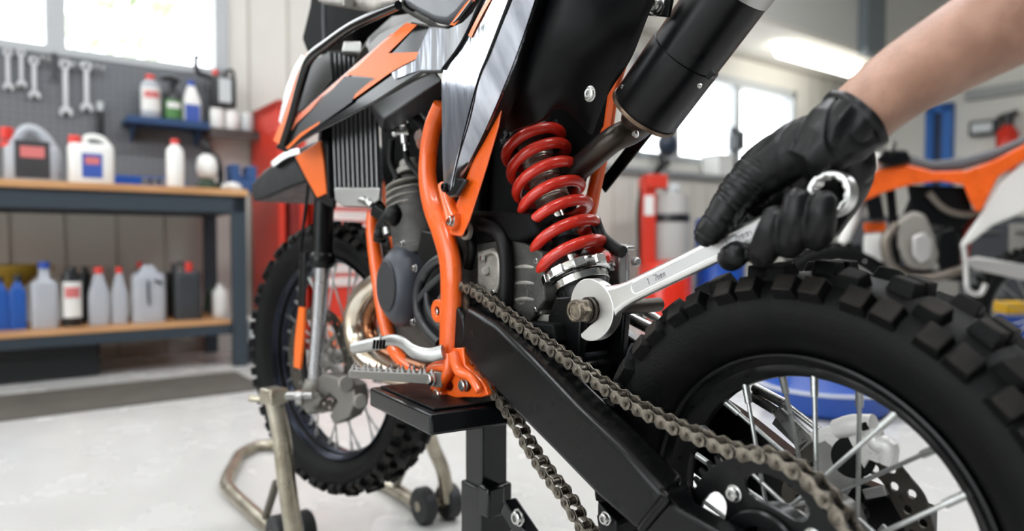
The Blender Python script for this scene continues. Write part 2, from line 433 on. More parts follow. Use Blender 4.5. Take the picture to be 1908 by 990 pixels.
# right arm, mirrored
mb = MB(); rings = []
for (rx, ry), (bx, by), to, ti in swl:
    A_, B_ = K(rx, ry, to), K(bx, by, to)
    rings.append([V((A_.x, -to, A_.z)), V((B_.x, -to, B_.z-.03)), V((B_.x, -ti, B_.z-.03)), V((A_.x, -ti, A_.z+.008))])
rings.append([V((-.06, -.11, .405)), V((-.06, -.11, .36)), V((-.06, -.088, .36)), V((-.06, -.088, .405))])
mb.box_loft(rings); mb.build('swingarm_right_side', SWM, arm, bevel=.004, seg=3, ang=25)
# bridge in front of the wheel: top plate with raised ribs and shock clevis
mb = MB()
mb.box_loft([[V((.44, .062, .56)), V((.44, -.062, .56)), V((.44, -.062, .50)), V((.44, .062, .50))],
             [V((.36, .070, .535)), V((.36, -.070, .535)), V((.36, -.070, .47)), V((.36, .070, .47))],
             [V((.285, .074, .505)), V((.285, -.074, .505)), V((.285, -.074, .455)), V((.285, .074, .455))]])
br = mb.build('swingarm_bridge', SWM, arm, bevel=.004, seg=3)
mb = MB()
for t0, t1 in ((.042, .030), (-.030, -.042)):
    mb.prism([V((.335, t0, .505)), V((.275, t0, .495)), V((.268, t0, .565)), V((.285, t0, .588)), V((.315, t0, .585)), V((.330, t0, .56))], (0, t1-t0, 0))
mb.build('shock_clevis', blk_satin, br, bevel=.003, seg=3)
mb = MB(); mb.bar(K(1040, 690, .05), K(1110, 698, -.06), .008, .006); mb.bar((.30, .06, .508), (.30, -.07, .508), .006, .012); mb.bar((.275, -.04, .47), (.275, -.07, .51), .004, .05)
mb.build('bridge_rib', steel if False else grey_plastic, br, bevel=.001)
# upper chain guard plate on the arm, small bright plate on arm inner top
mb = MB(); mb.loft([[K(885, 560, .058), K(960, 615, .060), K(1010, 665, .062)], [K(885, 590, .085), K(950, 635, .085), K(1000, 680, .085)]], 12, 3, (0, 0, -.006)); mb.build('chain_slider', blk_plastic, arm, bevel=.001)
mb = MB(); mb.loft([[K(1018, 690, .07), K(1060, 725, .072), K(1075, 728, .072)], [K(1020, 712, .09), K(1045, 730, .092), K(1070, 735, .09)]], 8, 2, (0, 0, -.004)); mb.build('slider_plate', mat('worn_grey_metal', (66, 68, 70), .35, .6, rvar=.1), arm, bevel=.001)
# chain guide at the bottom edge
mb = MB(); mb.prism([K(1112, 935, .095), K(1124, 950, .095), K(1150, 975, .095), K(1150, 1005, .095), K(1120, 1000, .095), K(1112, 970, .095)], (0, -.03, 0)); cg = mb.build('chain_guide', blk_plastic, arm, bevel=.003)
socket_screw(cg, K(1130, 966, .098), .0055, 'guide_bolt')
# swingarm pivot
mb = MB(); pv = K(872, 610, .06); mb.cyl((pv.x, -.085, pv.z), (pv.x, .088, pv.z), .034, n=32); mb.build('swingarm_pivot', blk_satin, arm, bevel=.003)

# ---- chain
top = [K(x, y, .076) for x, y in ((868, 534), (890, 545), (950, 590), (1010, 635), (1080, 685), (1150, 735), (1230, 780), (1310, 818))]
fs_c = V((.487, .076, .547)); 
low = [K(x, y, .076) for x, y in ((1110, 1000), (1065, 938), (1020, 880), (990, 835), (960, 783), (920, 722), (893, 675), (872, 640))]
arc = []
for i in range(0, 19):
    a = math.radians(78-i*(352-0-78-30+0)/18*1.0) if False else math.radians(80-i*10.6)
    arc.append(V((SR*math.cos(a), .076, AXZ+SR*math.sin(a))))
arc = [p for p in arc]
# travel: over the top run, round the rear sprocket, back along the lower run, round the front sprocket
top[-1] = K(1300, 812, .076)
rear = [V((SR*math.cos(math.radians(a)), .076, AXZ+SR*math.sin(math.radians(a)))) for a in range(62, -90+360-360-20-160, -12) if a > -255]
rear = [V((SR*math.cos(math.radians(a)), .076, AXZ+SR*math.sin(math.radians(a)))) for a in list(range(66, -1, -11))+list(range(-11, -181, -10))]
rear = [V((-(-p.x), p.y, p.z)) for p in rear]
# the rear of the sprocket is at negative x: mirror the arc so that it runs through it
rear = [V((SR*math.cos(math.radians(a)), .076, AXZ+SR*math.sin(math.radians(a)))) for a in range(72, 286, 9)]
front = [V((fs_c.x+.034*math.cos(math.radians(a)), .076, .558+.034*math.sin(math.radians(a)))) for a in (-50, -20, 10, 40, 70)]
path = top+rear+low
PP = spline(path+[front[0], front[2], front[4], path[0]], 24)[0]
# close spacing by arclength
PIT = .0155
pts = [PP[0]]; acc = 0
cur = PP[0]; j = 1
while j < len(PP):
    dd = (PP[j]-cur).length
    if dd >= PIT: cur = cur+(PP[j]-cur)*(PIT/dd); pts.append(cur)
    else: j += 1
chain = empty('chain', (0, 0, 0), 0, bike)
def link_mesh(outer):
    mb = MB(); L_ = PIT; hw = .0075 if outer else .0052; th = .0016
    for sg in (1, -1):
        o = []
        for cx0, a0, a1 in ((0, 90, 270), (L_, -90, 90)):
            for q in range(9):
                a = math.radians(a0+(a1-a0)*q/8); o.append(V((cx0+.0067*math.cos(a), sg*hw, .0067*math.sin(a))))
        # waist
        o2 = o[:9]+[V((L_/2, sg*hw, -.0040))]+o[9:]+[V((L_/2, sg*hw, .0040))]
        mb.prism(o2, (0, sg*th, 0))
    for cx0 in (0, L_):
        if outer:
            mb.cyl((cx0, -.0108, 0), (cx0, .0108, 0), .0026, n=12)
        else: mb.cyl((cx0, -.0048, 0), (cx0, .0048, 0), .0044, n=16)
    return mb.build('outer_link' if outer else 'inner_link', chain_m, chain, ang=35, bevel=.0003, seg=1)
LO, LI = link_mesh(True), link_mesh(False)
for i in range(min(len(pts)-1, 104)):
    a, b = pts[i], pts[i+1]; d = b-a; src = LO if i % 2 == 0 else LI
    o = src if i < 2 else inst(src, src.name.split('.')[0], chain)
    o.location = a; o.rotation_euler = (0, math.atan2(-d.z, d.x), 0)
fsp = empty('front_sprocket_place', (0, 0, 0)); bpy.data.objects.remove(fsp)
mb = MB(); mb.lathe([(.006, 0), (.031, 0), (.031, .004), (.006, .004)], (fs_c.x, .074, .558), (0, 1, 0), 32, closed=True)
mb.build('front_sprocket', chain_m, bike)

# ---- shock absorber
A0, A1 = K(991, 262, 0), K(1076, 510, 0)
axs = (A1-A0).normalized(); LEN = (A1-A0).length
qs = axs.to_track_quat('Z', 'Y').to_matrix()
TD = V((0, 1, 0)); e2 = (TD-axs*TD.dot(axs)).normalized(); e1 = axs.cross(e2)
shock = MB().cyl(A0-axs*.02, A0+axs*(LEN*.52), .0225, n=36)
shock.cyl(A0-axs*.004, A0+axs*.004, .040, n=36)
for i in range(16): shock.lathe([(.0225, 0), (.0236, .001), (.0225, .002)], A0+axs*(.03+i*.0042), axs, 30, cap=False)
sh = shock.build('shock_absorber', mat('bare_shock_body', (150, 146, 138), .38, .85, rvar=.12, vscale=90), bike, ang=30)
mb = MB(); turns = 7.1; pathp = []; NS = int(turns*28)
for i in range(NS+1):
    f = i/NS; a = 2*PI*turns*f + 2.2
    w = .5-.5*math.cos(PI*min(1, f*7)) if f < 1/7 else 1
    zz = -.002+f*(LEN+.004)
    if f < .12: zz = .002+ (f/.12)*.018
    r = .0415+.0035*f
    pathp.append(A0+axs*zz+e1*(r*math.cos(a))+e2*(r*math.sin(a)))
# even out the pitch after the closed first coil
for i in range(NS+1):
    f = i/NS; a = 2*PI*turns*f+2.2; r = .0405+.0035*f
    if f < .10: zz = .004+f/.10*.0145
    elif f > .93: zz = .0185+(.83/.83)*(LEN-.0185-.012)+(f-.93)/.07*.010
    else: zz = .0185+(f-.10)/.83*(LEN-.0185-.012)
    pathp[i] = A0+axs*zz+e1*(r*math.cos(a))+e2*(-r*math.sin(a))
mb.tube(pathp, .0074, n=14, smooth=False); mb.build('coil_spring', red_coil, sh, ang=60)
def ss(z): return A0+axs*z
mb = MB(); mb.cyl(ss(LEN*.5), ss(LEN+.03), .0085, n=24); mb.build('piston_rod', chrome, sh)
mb = MB(); mb.lathe([(.016, 0), (.0215, .004), (.022, .016), (.0175, .02), (.0175, .028), (.021, .032), (.0205, .044), (.014, .05)], ss(LEN*.62), axs, 32); mb.build('bump_stop', rubber_s, sh)
mb = MB(); mb.lathe([(.030, 0), (.0435, 0), (.0445, .004), (.0445, .010), (.040, .014), (.030, .014)], ss(LEN-.006), axs, 40, closed=True)
for i in range(10):
    a = 2*PI*i/10; c = ss(LEN+.001)+e1*(.0455*math.cos(a))+e2*(.0455*math.sin(a)); R = Matrix((e1*math.cos(a)+e2*math.sin(a), e2*math.cos(a)-e1*math.sin(a), axs)).transposed()
    mb.box(c, (.006, .015, .011), R)
mb.lathe([(.025, 0), (.037, 0), (.037, .010), (.025, .010)], ss(LEN+.009), axs, 40, closed=True)
mb.build('preload_ring', chrome, sh, bevel=.0008, ang=30)
mb = MB(); mb.lathe([(.012, 0), (.031, .0), (.033, .006), (.033, .02), (.028, .026), (.022, .034), (.022, .05), (.012, .055)], ss(LEN+.016), axs, 36)
for i in range(12):
    a = 2*PI*i/12; mb.box(ss(LEN+.030)+e1*(.033*math.cos(a))+e2*(.033*math.sin(a)), (.004, .004, .014), Matrix((e1*math.cos(a)+e2*math.sin(a), e2*math.cos(a)-e1*math.sin(a), axs)).transposed())
mb.build('lower_spring_seat', blk_satin, sh, bevel=.0008)
mb = MB(); mb.lathe([(.020, -.018), (.034, -.016), (.041, -.006), (.041, .002), (.030, .004)], A0, axs, 36)
for i in range(12):
    a = 2*PI*i/12; mb.box(A0+axs*-.006+e1*(.040*math.cos(a))+e2*(.040*math.sin(a)), (.006, .007, .010), Matrix((e1*math.cos(a)+e2*math.sin(a), e2*math.cos(a)-e1*math.sin(a), axs)).transposed())
mb.build('top_spring_collar', blk_satin, sh, bevel=.0008)
# lower mounting bolt the spanner is on
BT = K(1108, 577, .061)
mb = MB(); mb.cyl((BT.x, -.045, BT.z), (BT.x, .070, BT.z), .0085, n=24); mb.cyl((BT.x, .042, BT.z), (BT.x, .050, BT.z), .0165, n=32); mb.cyl((BT.x, .052, BT.z), (BT.x, .056, BT.z), .0120, n=32); mb.cyl((BT.x, .0695, BT.z), (BT.x, .0725, BT.z), .0145, n=32); mb.cyl((BT.x, .074, BT.z), (BT.x, .0765, BT.z), .0125, n=32)
mb.build('mount_washers', mat('dark_washer_steel', (74, 68, 62), .4, .85, bump=.2, bscale=700), sh, bevel=.0006)
mb = MB(); mb.hexa((BT.x, .0765, BT.z), (BT.x, .088, BT.z), .0132); mb.hexa((BT.x, .056, BT.z), (BT.x, .069, BT.z), .0135); mb.lathe([(.0125, 0), (.0118, .004), (.0105, .0048), (.0085, .0048), (.0078, .002), (.0005, .002)], (BT.x, .088, BT.z), (0, 1, 0), 28, cap=False)
mb.cyl((BT.x, .080, BT.z), (BT.x, .089, BT.z), .0114, n=28)
mb.build('mount_bolt', bolt_brown, sh, bevel=.0009, ang=30)

# ---- frame
frm = MB()
P = [(823, 195), (808, 232), (799, 280), (797, 335), (806, 385), (824, 432), (838, 485), (841, 545), (839, 605), (838, 655), (840, 690)]
W_ = [.010, .0115, .0125, .0145, .0165, .0195, .0200, .0195, .0190, .0180, .0170]
frm.tube([K(x, y, .085) for x, y in P], [(w, .013) for w in W_], 20, 6, up=V((0, 1, 0)))
fr = frm.build('frame', orange, bike, ang=50)
mb = MB(); mb.box_loft([[K(x-w, y-2, .092), K(x+w, y+2, .092), K(x+w, y+2, .070), K(x-w, y-2, .070)] for x, y, w in ((934, 165, 9), (917, 235, 13), (893, 310, 15), (872, 370, 17), (857, 410, 19), (850, 440, 12))])
mb.build('rear_spar', orange, fr, bevel=.004, seg=3)
mb = MB(); mb.tube([K(826, 345, .088), K(838, 385, .092), K(848, 412, .094)], [.008, .010, .014], 14); mb.lathe([(.006, -.014), (.013, -.014), (.0145, 0), (.0125, .004), (.006, .004)], K(844, 411, .096), YA, 28, closed=True); mb.build('seat_lug', orange, fr)
socket_screw(fr, K(843, 411, .099), .0065, 'frame_bolt', .007)
# peg bracket casting
t0 = .098
mb = MB(); out = [(812, 652), (862, 648), (866, 682), (880, 694), (895, 708), (904, 722), (909, 736), (895, 741), (862, 741), (836, 744), (812, 746), (800, 738), (802, 720), (818, 706), (826, 694), (806, 694), (790, 690), (797, 680), (815, 672)]
mb.plate_holes([K(x, y, t0-.006) for x, y in out], [[K(868+10*math.cos(a), 716+15*math.sin(a), t0-.006) for a in [2*PI*i/14 for i in range(14)]], [K(836+8*math.cos(a), 720+9*math.sin(a), t0-.006) for a in [2*PI*i/12 for i in range(12)]]], (0, -.016, 0))
mb.tube([K(838, 660, t0-.004), K(836, 690, t0), K(826, 712, t0+.002), K(817, 734, t0)], [.009, .008, .0065, .006], 12)
mb.tube([K(846, 660, t0-.004), K(856, 692, t0), K(878, 704, t0+.001), K(894, 730, t0)], [.009, .008, .0065, .006], 12)
mb.tube([K(835, 686, t0), K(812, 686, t0+.006), K(793, 692, t0+.010)], [.007, .006, .005], 12)
mb.lathe([(.006, -.010), (.012, -.010), (.012, .004), (.006, .004)], K(818, 734, t0), YA, 24, closed=True)
mb.build('peg_bracket', orange, fr, bevel=.002, seg=2)
socket_screw(fr, K(818, 734, t0+.002), .0065, 'bracket_bolt', .006); socket_screw(fr, K(866, 718, t0-.010), .0075, 'bracket_bolt', .007)
mb = MB(); mb.lathe([(.007, -.010), (.0165, -.010), (.0165, .002), (.007, .002)], K(816, 580, .092), YA, 26, closed=True); mb.build('frame_lug', orange, fr, bevel=.001); socket_screw(fr, K(817, 581, .086), .006, 'frame_bolt')
# lower cradle tube and right side members
mb = MB(); mb.tube([K(x, y, .055) for x, y in ((694, 395), (694, 430), (700, 480), (708, 540), (718, 600), (736, 655), (775, 690), (835, 712))], [.010, .0115, .0125, .0125, .012, .0115, .011, .010], 16)
mb.build('cradle_tube', orange, fr, ang=60)
mb = MB(); mb.tube([K(x, y, -.055) for x, y in ((735, 300), (722, 360), (735, 440), (760, 560), (800, 650), (870, 700))], .011, 14); mb.tube([K(800, 560, .02), K(770, 620, -.03), K(760, 650, -.05)], .010, 12); mb.build('right_cradle_tube', orange, fr, ang=60)
mb = MB(); mb.tube([K(x, y, -.065) for x, y in ((1205, -40), (1175, 60), (1143, 160), (1128, 250), (1108, 350), (1092, 410), (1040, 480))], [(.011, .008)]*7, 14, up=V((0, 1, 0))); mb.build('right_subframe', orange, fr, ang=60)
mb = MB(); mb.box_loft([[K(x-8, y, -.045), K(x+8, y, -.045), K(x+8, y, -.065), K(x-8, y, -.065)] for x, y in ((1193, -30), (1188, 38), (1160, 110), (1142, 160), (1132, 235), (1112, 262))]); mb.build('subframe_rail', orange, fr, bevel=.003)

# ---- black side panels and rear mudguard around the shock
mud = mat('matte_black_bodywork', (6, 7, 8), .32, bump=.05, bscale=700, rvar=.05, vscale=14, spec=.16)
mb = MB()
mb.loft([[K(1000, -60, .080), K(972, 60, .080), K(950, 150, .074), K(936, 205, .062), K(944, 246, .050)],
         [K(1062, -60, .094), K(1012, 80, .092), K(994, 150, .082), K(996, 190, .066), K(1003, 226, .056)],
         [K(1130, -60, .070), K(1110, 60, .068), K(1075, 130, .060), K(1052, 180, .052), K(1042, 200, .048)],
         [K(1235, -60, .03), K(1196, 40, .03), K(1168, 110, .02), K(1126, 176, .01), K(1098, 250, .0)]], 30, 6, (0, -.006, 0))
mb.build('rear_mudguard', mud, bike, ang=60)
mb = MB(); mb.prism([K(x, y, -.045) for x, y in ((905, 60), (1150, 60), (1120, 260), (1085, 330), (1060, 400), (985, 420), (910, 440), (885, 420), (880, 330), (930, 190))], (0, -.012, 0))
mb.build('airbox', mat('deep_black_airbox', (6, 7, 8), .7, spec=.15), bike, bevel=.004)
socket_screw(bike, K(1100, 175, .062), .0068, 'mudguard_screw', .004)
mb = MB(); mb.bar(K(1212, 235, -.11), K(1122, 350, -.11), .004, .020); mb.build('mudguard_stay', mud, bike, bevel=.001)

# ---- silencer
m0, m1 = K(1201, 209, -.055), K(1368, -23, -.055); md = (m1-m0).normalized(); ML = (m1-m0).length
muf = mat('black_silencer_sleeve', (7, 8, 10), .30, .1, spec=.3, rvar=.03, vscale=25)
mb = MB(); mb.lathe([(.030, .002), (.0425, 0), (.0445, .004), (.0445, ML*.50), (.0425, ML*.505), (.0425, ML), (.038, ML+.004)], m0, md, 64)
mu = mb.build('silencer', muf, bike, ang=30)
mb = MB(); mb.lathe([(.040, -.0015), (.0455, -.0015), (.046, .001), (.0455, .0035), (.0425, .0035)], m0, md, 64); mb.build('silencer_rim', pipe_brown, mu)
mb = MB(); mb.lathe([(.043, 0), (.0432, .012), (.036, .032), (.018, .04), (.016, .06), (.013, .06), (.013, .03)], m0+md*(ML+.001), md, 48); mb.build('end_cap', alu, mu)
mb = MB(); mb.tube([m0+md*.004, m0-md*.012, m0-md*.03, K(1140, 262, -.035), K(1090, 305, -.03), K(1050, 340, -.03), K(1010, 380, -.03), K(980, 430, -.03)], [.030, .024, .0175, .0165, .0165, .0165, .0165, .016], 24)
mb.build('exhaust_pipe', mat('smoked_pipe', (34, 33, 33), .35, .7, rvar=.1, rgb2=(60, 52, 44), vscale=14), mu)
mb = MB(); mb.tube([m0-md*.0005, m0-md*.010, m0-md*.022], [.031, .0245, .0195], 24); mb.build('pipe_collar', pipe_brown, mu)
mb = MB(); mb.bar(K(1180, 10, -.02), K(1250, 15, -.01), .006, .02); mu2 = mb.build('silencer_bracket', blk_satin, mu, bevel=.002)
socket_screw(mu, K(1225, 10, -.004), .0085, 'silencer_bolt', .008)
nrm = (CAM-V((0, 0, 0)));
socket_screw(mu, K(1304, 160, -.016), .0022, 'rivet', .002); socket_screw(mu, K(1160, 162, -.014), .0022, 'rivet', .002); socket_screw(mu, K(1186, 250, -.03), .0035, 'rivet', .005)
mb = MB(); s0 = m0+md*(ML*.47); mb.bar(K(1318, 146, -.018), K(1330, 134, -.018), .004, .006); mb.build('sleeve_clip', blk_plastic, mu, bevel=.001)

# ---- bodywork
def Tsh(x, y): return .100+(830-x)*.00016
def Tp(x, y, o=0): return K(x, y, Tsh(x, y)+o)
out = [(512, 276), (524, 252), (545, 222), (600, 172), (690, 94), (765, 40), (800, 47), (835, 52), (862, 38), (880, 20), (905, -20), (862, 76), (826, 126), (822, 136), (785, 137), (745, 161), (700, 190), (640, 222), (580, 252), (530, 284)]
mb = MB(); mb.loft([[Tp(x, y) for x, y in ((513, 275), (545, 223), (600, 172), (690, 94), (765, 40), (835, 52), (890, -15))],
                    [Tp(x, y, .010) for x, y in ((517, 278), (560, 232), (620, 190), (705, 130), (770, 90), (825, 88), (874, 40))],
                    [Tp(x, y, .004) for x, y in ((524, 283), (580, 254), (640, 223), (715, 182), (760, 150), (800, 136), (826, 126))]], 36, 5, (0, -.006, 0))
mb = MB(); mb.prism([Tp(x, y) for x, y in out], (0, -.006, 0))
shr = mb.build('radiator_shroud', blk_gloss, bike, bevel=.003, seg=3, ang=30)
def decal(name, pts, m, parent, fn=Tp, o=.0008): 
    mb = MB(); mb.prism([fn(x, y, o) for x, y in pts], (0, -.0006, 0)); return mb.build(name, m, parent)
decal('lightning_decal', [(757, 42), (777, 46), (723, 99), (780, 97), (774, 110), (750, 122), (729, 134), (658, 185), (662, 175), (698, 145), (644, 139), (664, 127), (700, 92), (733, 62)], orange_dec, shr)
decal('reflection_patch', [(778, 99), (800, 50), (835, 54), (862, 42), (880, 24), (890, 6), (862, 74), (827, 124), (820, 130), (786, 130), (760, 138), (735, 148), (729, 136), (774, 112)], panel_gloss, shr)  # pale patch painted where the black shroud reflects white
decal('edge_stripe', [(514, 272), (530, 248), (548, 222), (604, 172), (700, 88), (730, 62), (733, 66), (704, 94), (608, 178), (552, 230), (536, 252)], mat('salmon_stripe', (232, 130, 100), .25, coat=.4), shr)
decal('lower_stripe', [(532, 276), (560, 248), (596, 226), (594, 231), (562, 254), (537, 278)], orange_dec, shr)
decal('matte_field', [(700, 147), (662, 176), (655, 190), (590, 236), (545, 262), (556, 232), (642, 142)], mat('charcoal_decal', (44, 45, 47), .35), shr)
decal('tank_stripe', [(846, 48), (880, 8), (893, -12), (885, -12), (866, 8), (838, 46)], orange_dec, shr)
# front wing of the far shroud edge
def Tw(x, y, o=0): return K(x, y, .150+o)
mb = MB(); mb.tube([Tw(x, y) for x, y in ((528, 268), (545, 215), (562, 150), (578, 108), (612, 80), (655, 50), (700, 28), (742, 10))], [(.006, .008), (.008, .008), (.008, .008), (.009, .008), (.008, .008), (.007, .008), (.007, .008), (.006, .006)], 12, up=YA)
wg = mb.build('shroud_front_edge', blk_gloss, bike, ang=60)
mb = MB(); mb.loft([[Tw(x, y, -.002) for x, y in ((509, 262), (534, 200), (556, 132), (571, 98))], [Tw(x, y, .002) for x, y in ((520, 268), (544, 205), (565, 138), (578, 104))]], 16, 2, (0, -.004, 0)); mb.build('orange_edge', orange_dec, wg)
mb = MB(); mb.loft([[Tw(x, y, -.004) for x, y in ((519, 225), (530, 176), (545, 132), (562, 102))], [Tw(x, y, .0) for x, y in ((523, 232), (538, 185), (552, 140), (568, 106))]], 16, 2, (0, -.004, 0)); mb.build('white_edge', white_dec_hl, wg)
mb = MB(); mb.prism([K(x, y, .120) for x, y in ((548, 215), (566, 150), (582, 112), (614, 96), (618, 150), (590, 185))], (0, -.004, 0)); mb.build('radiator_louvre', mat('louvre_black', (30, 31, 33), .45), bike, bevel=.001)
# block under the shroud
mb = MB(); mb.box_loft([[K(691, 205, .085), K(712, 246, .085), K(722, 250, .05), K(705, 200, .05)], [K(692, 198, .098), K(715, 222, .108), K(722, 248, .07), K(700, 190, .06)], [K(772, 152, .096), K(790, 170, .108), K(795, 205, .07), K(775, 145, .06)], [K(812, 134, .092), K(824, 148, .098), K(824, 178, .07), K(812, 130, .06)]])
mb.build('fuel_pump_cover', mat('charcoal_cover', (46, 47, 50), .38, bump=.15, bscale=800), bike, bevel=.003, seg=3)
# tank and seat
mb = MB(); mb.box_loft([[K(x, y, .085) for x, y in ((662, 112), (684, 68), (700, 150))]+[K(x, y, -.08) for x, y in ((700, 150), (684, 68), (662, 112))],
                        [K(x, y, .085) for x, y in ((700, 75), (735, 22), (745, 130))]+[K(x, y, -.08) for x, y in ((745, 130), (735, 22), (700, 75))],
                        [K(x, y, .085) for x, y in ((800, 30), (810, 10), (820, 120))]+[K(x, y, -.08) for x, y in ((820, 120), (810, 10), (800, 30))]])
mb.build('fuel_tank', mat('smoke_grey_tank', (92, 88, 82), .3, var=.2, vscale=12), bike, bevel=.006, seg=3)
mb = MB(); mb.loft([[K(745, -30, .07), K(752, 8, .078), K(778, 28, .085), K(812, 44, .088), K(834, 48, .09), K(852, 34, .09), K(880, 2, .09), K(905, -40, .09)], [K(760, -50, .02), K(768, -10, .02), K(800, 0, .02), K(830, 4, .02), K(850, 0, .02), K(870, -10, .02), K(895, -30, .02), K(920, -60, .02)], [K(760, -50, -.07), K(768, -10, -.07), K(800, 0, -.07), K(830, 4, -.07), K(850, 0, -.07), K(870, -10, -.07), K(895, -30, -.07), K(920, -60, -.07)]], 30, 6, (0, 0, -.01))
seatm = mat('grey_seat_vinyl', (84, 87, 92), .32, bump=.15, bscale=700, rvar=.05)
mb = MB(); mb.prism([K(x, y, .093) for x, y in ((742, -40), (752, 10), (778, 26), (808, 42), (832, 46), (850, 32), (875, 2), (900, -40))], (0, -.18, 0))
st = mb.build('seat', seatm, bike, bevel=.010, seg=4)
mb = MB(); mb.tube([K(x, y, .096) for x, y in ((744, 2), (756, 18), (782, 34), (808, 47), (832, 52), (852, 38), (880, 2))], .0028, 10); mb.build('seat_piping', blk_gloss, st)
# black side number panel in facets, white reflections put into its pale colour
A_l = [(905, -20), (862, 78), (826, 128), (823, 230), (826, 345), (832, 364)]
M_l = [(958, -20), (912, 98), (890, 150), (872, 225), (850, 300), (838, 362)]
B_l = [(1003, -20), (966, 92), (937, 165), (905, 240), (876, 300), (846, 360)]
ta = [.112, .110, .109, .106, .104, .102]; tm = [.128, .124, .121, .116, .109, .1035]; tb = [.112, .108, .105, .100, .096, .094]
mb = MB(); mb.loft([[K(*p, t) for p, t in zip(A_l, ta)], [K(*p, t) for p, t in zip(M_l, tm)]], 30, 5, (0, -.005, 0))
sp = mb.build('side_panel', panel_gloss, bike, ang=25, bevel=.001)
mb = MB(); mb.loft([[K(p[0]+3, p[1], t) for p, t in zip(M_l, tm)], [K(*p, t) for p, t in zip(B_l, tb)]], 30, 5, (0, -.005, 0))
mb.build('rear_facet', panel_gloss, sp, ang=25, bevel=.001)
B_o = [(1022, -20), (986, 95), (958, 172), (925, 250), (893, 315), (848, 366)]
mb = MB(); mb.loft([[K(*p, t) for p, t in zip(B_l, tb)], [K(*p, t-.020) for p, t in zip(B_o, tb)]], 30, 3, (0, -.006, 0)); mb.build('panel_rim', blk_plastic, sp, ang=40)
mb = MB(); mb.prism([K(x, y, .104) for x, y in ((824, 330), (850, 330), (868, 335), (850, 366), (838, 369), (828, 362))], (0, -.008, 0)); mb.build('panel_tip', blk_gloss, sp, bevel=.003)
socket_screw(sp, K(829, 349, .105), .0055, 'panel_screw', .004, blk_satin)
mb = MB(); mb.loft([[K(918, -20, .1165), K(890, 30, .1150), K(872, 66, .1130)], [K(926, -20, .1195), K(897, 30, .1175), K(878, 70, .1150)]], 8, 2, (0, -.0006, 0)); mb.build('panel_stripe', orange_dec, sp)
mb = MB(); mb.tube([K(908, -22, .1140), K(863, 76, .1120), K(826, 128, .1110)], .0025, 8); mb.tube([K(957, -20, .1295), K(911, 100, .1252), K(890, 152, .1222), K(861, 262, .1140), K(843, 340, .1060)], [(.0030, .001), (.0030, .001), (.0012, .001), (.0006, .0008), (.0005, .0005)], 8, up=YA); mb.build('panel_gap', blk_matte, sp)

# ---- front end (steered)
FS = V((1.0833, 0, AXZ+.0205)); SA = .2307
Uf = (U*math.cos(SA)+N*math.sin(SA)); Nf = (N*math.cos(SA)-U*math.sin(SA))
FW = V((CX, CY, 0))+U*FS.x+V((0, 0, FS.z))
def KF(px, py, t): return toloc(plane_hit(px, py, FW+Nf*t, Nf))
fw = empty('front_wheel', FS, SA, bike)
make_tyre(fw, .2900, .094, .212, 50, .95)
rimm = mat('brushed_rim', (44, 48, 58), .25, .9, rvar=.04)
make_rim(fw, .200, .212, m=rimm)
make_spokes(fw, 32, .022, .028, .201, spoke_m)
mb = MB(); mb.lathe([(.008, -.045), (.026, -.04), (.026, -.026), (.016, -.02), (.016, .02), (.026, .026), (.026, .04), (.008, .05)], (0, 0, 0), (0, 1, 0), 32, closed=True); mb.build('hub', cast, fw)
disc(fw, .112, .084, .050, 18, disc_m)
mb = MB()
for i in range(6):
    a = 2*PI*i/6; mb.bar((.022*math.cos(a), .046, .022*math.sin(a)), (.09*math.cos(a+.3), .048, .09*math.sin(a+.3)), .010, .004, YA)
mb.build('disc_carrier', cast, fw, bevel=.001)
# fork
mb = MB(); mb.tube([KF(623, 130, .085), KF(612, 260, .085), KF(603, 400, .085), KF(601, 478, .085)], .0200, 24, smooth=False)
mb.lathe([(.0200, 0), (.0245, .006), (.0245, .024), (.021, .030), (.016, .030)], KF(602, 470, .085), (KF(600, 500, .085)-KF(603, 420, .085)), 28)
fk = mb.build('fork', blk_satin, bike, ang=40)
mb = MB(); mb.tube([KF(601, 485, .085), KF(594, 600, .085), KF(584, 735, .085)], .0150, 24, smooth=False); mb.build('fork_slider', mat('polished_slider', (170, 170, 172), .25, .8, rvar=.06), fk, ang=40)
mb = MB(); f0, f1 = KF(601, 485, .085), KF(584, 735, .085); off = (KF(601, 485, -.085)-KF(601, 485, .085))
dpl = V((math.sin(SA), -math.cos(SA), 0))*.17
mb.tube([f0+dpl+V((0, 0, .2)), f0+dpl], .020, 20, smooth=False); mb.tube([f0+dpl, f1+dpl], .0150, 20, smooth=False); mb.build('right_fork_leg', mat('polished_slider', (0, 0, 0)), fk, ang=40)
mb = MB(); mb.tube([KF(586, 705, .085), KF(582, 745, .085), KF(588, 768, .085)], [.019, .022, .014], 18); mb.cyl(KF(583, 744, .10), KF(583, 744, -.10), .011, n=20); mb.hexa(KF(583, 744, .10), KF(583, 744, .112), .016); mb.build('axle_clamp', cast, fk)
mb = MB(); mb.tube([KF(x, y, .098) for x, y in ((566, 470), (564, 520), (562, 600), (566, 690), (572, 722))], [(.012, .005), (.016, .006), (.014, .006), (.012, .006), (.008, .005)], 14, up=YA); fg = mb.build('fork_guard', blk_plastic, fk, ang=50)
mb = MB(); mb.loft([[KF(557, 572, .110), KF(550, 630, .110), KF(547, 684, .108)], [KF(566, 574, .112), KF(564, 630, .112), KF(558, 688, .110)]], 10, 2, (0, -.005, 0)); mb.build('orange_guard_panel', orange_dec, fg)
mb = MB(); mb.tube([KF(575, 340, .10), KF(568, 400, .10), KF(560, 465, .10), KF(566, 500, .10)], .0035, 8); mb.build('brake_hose', rubber_s, fk)
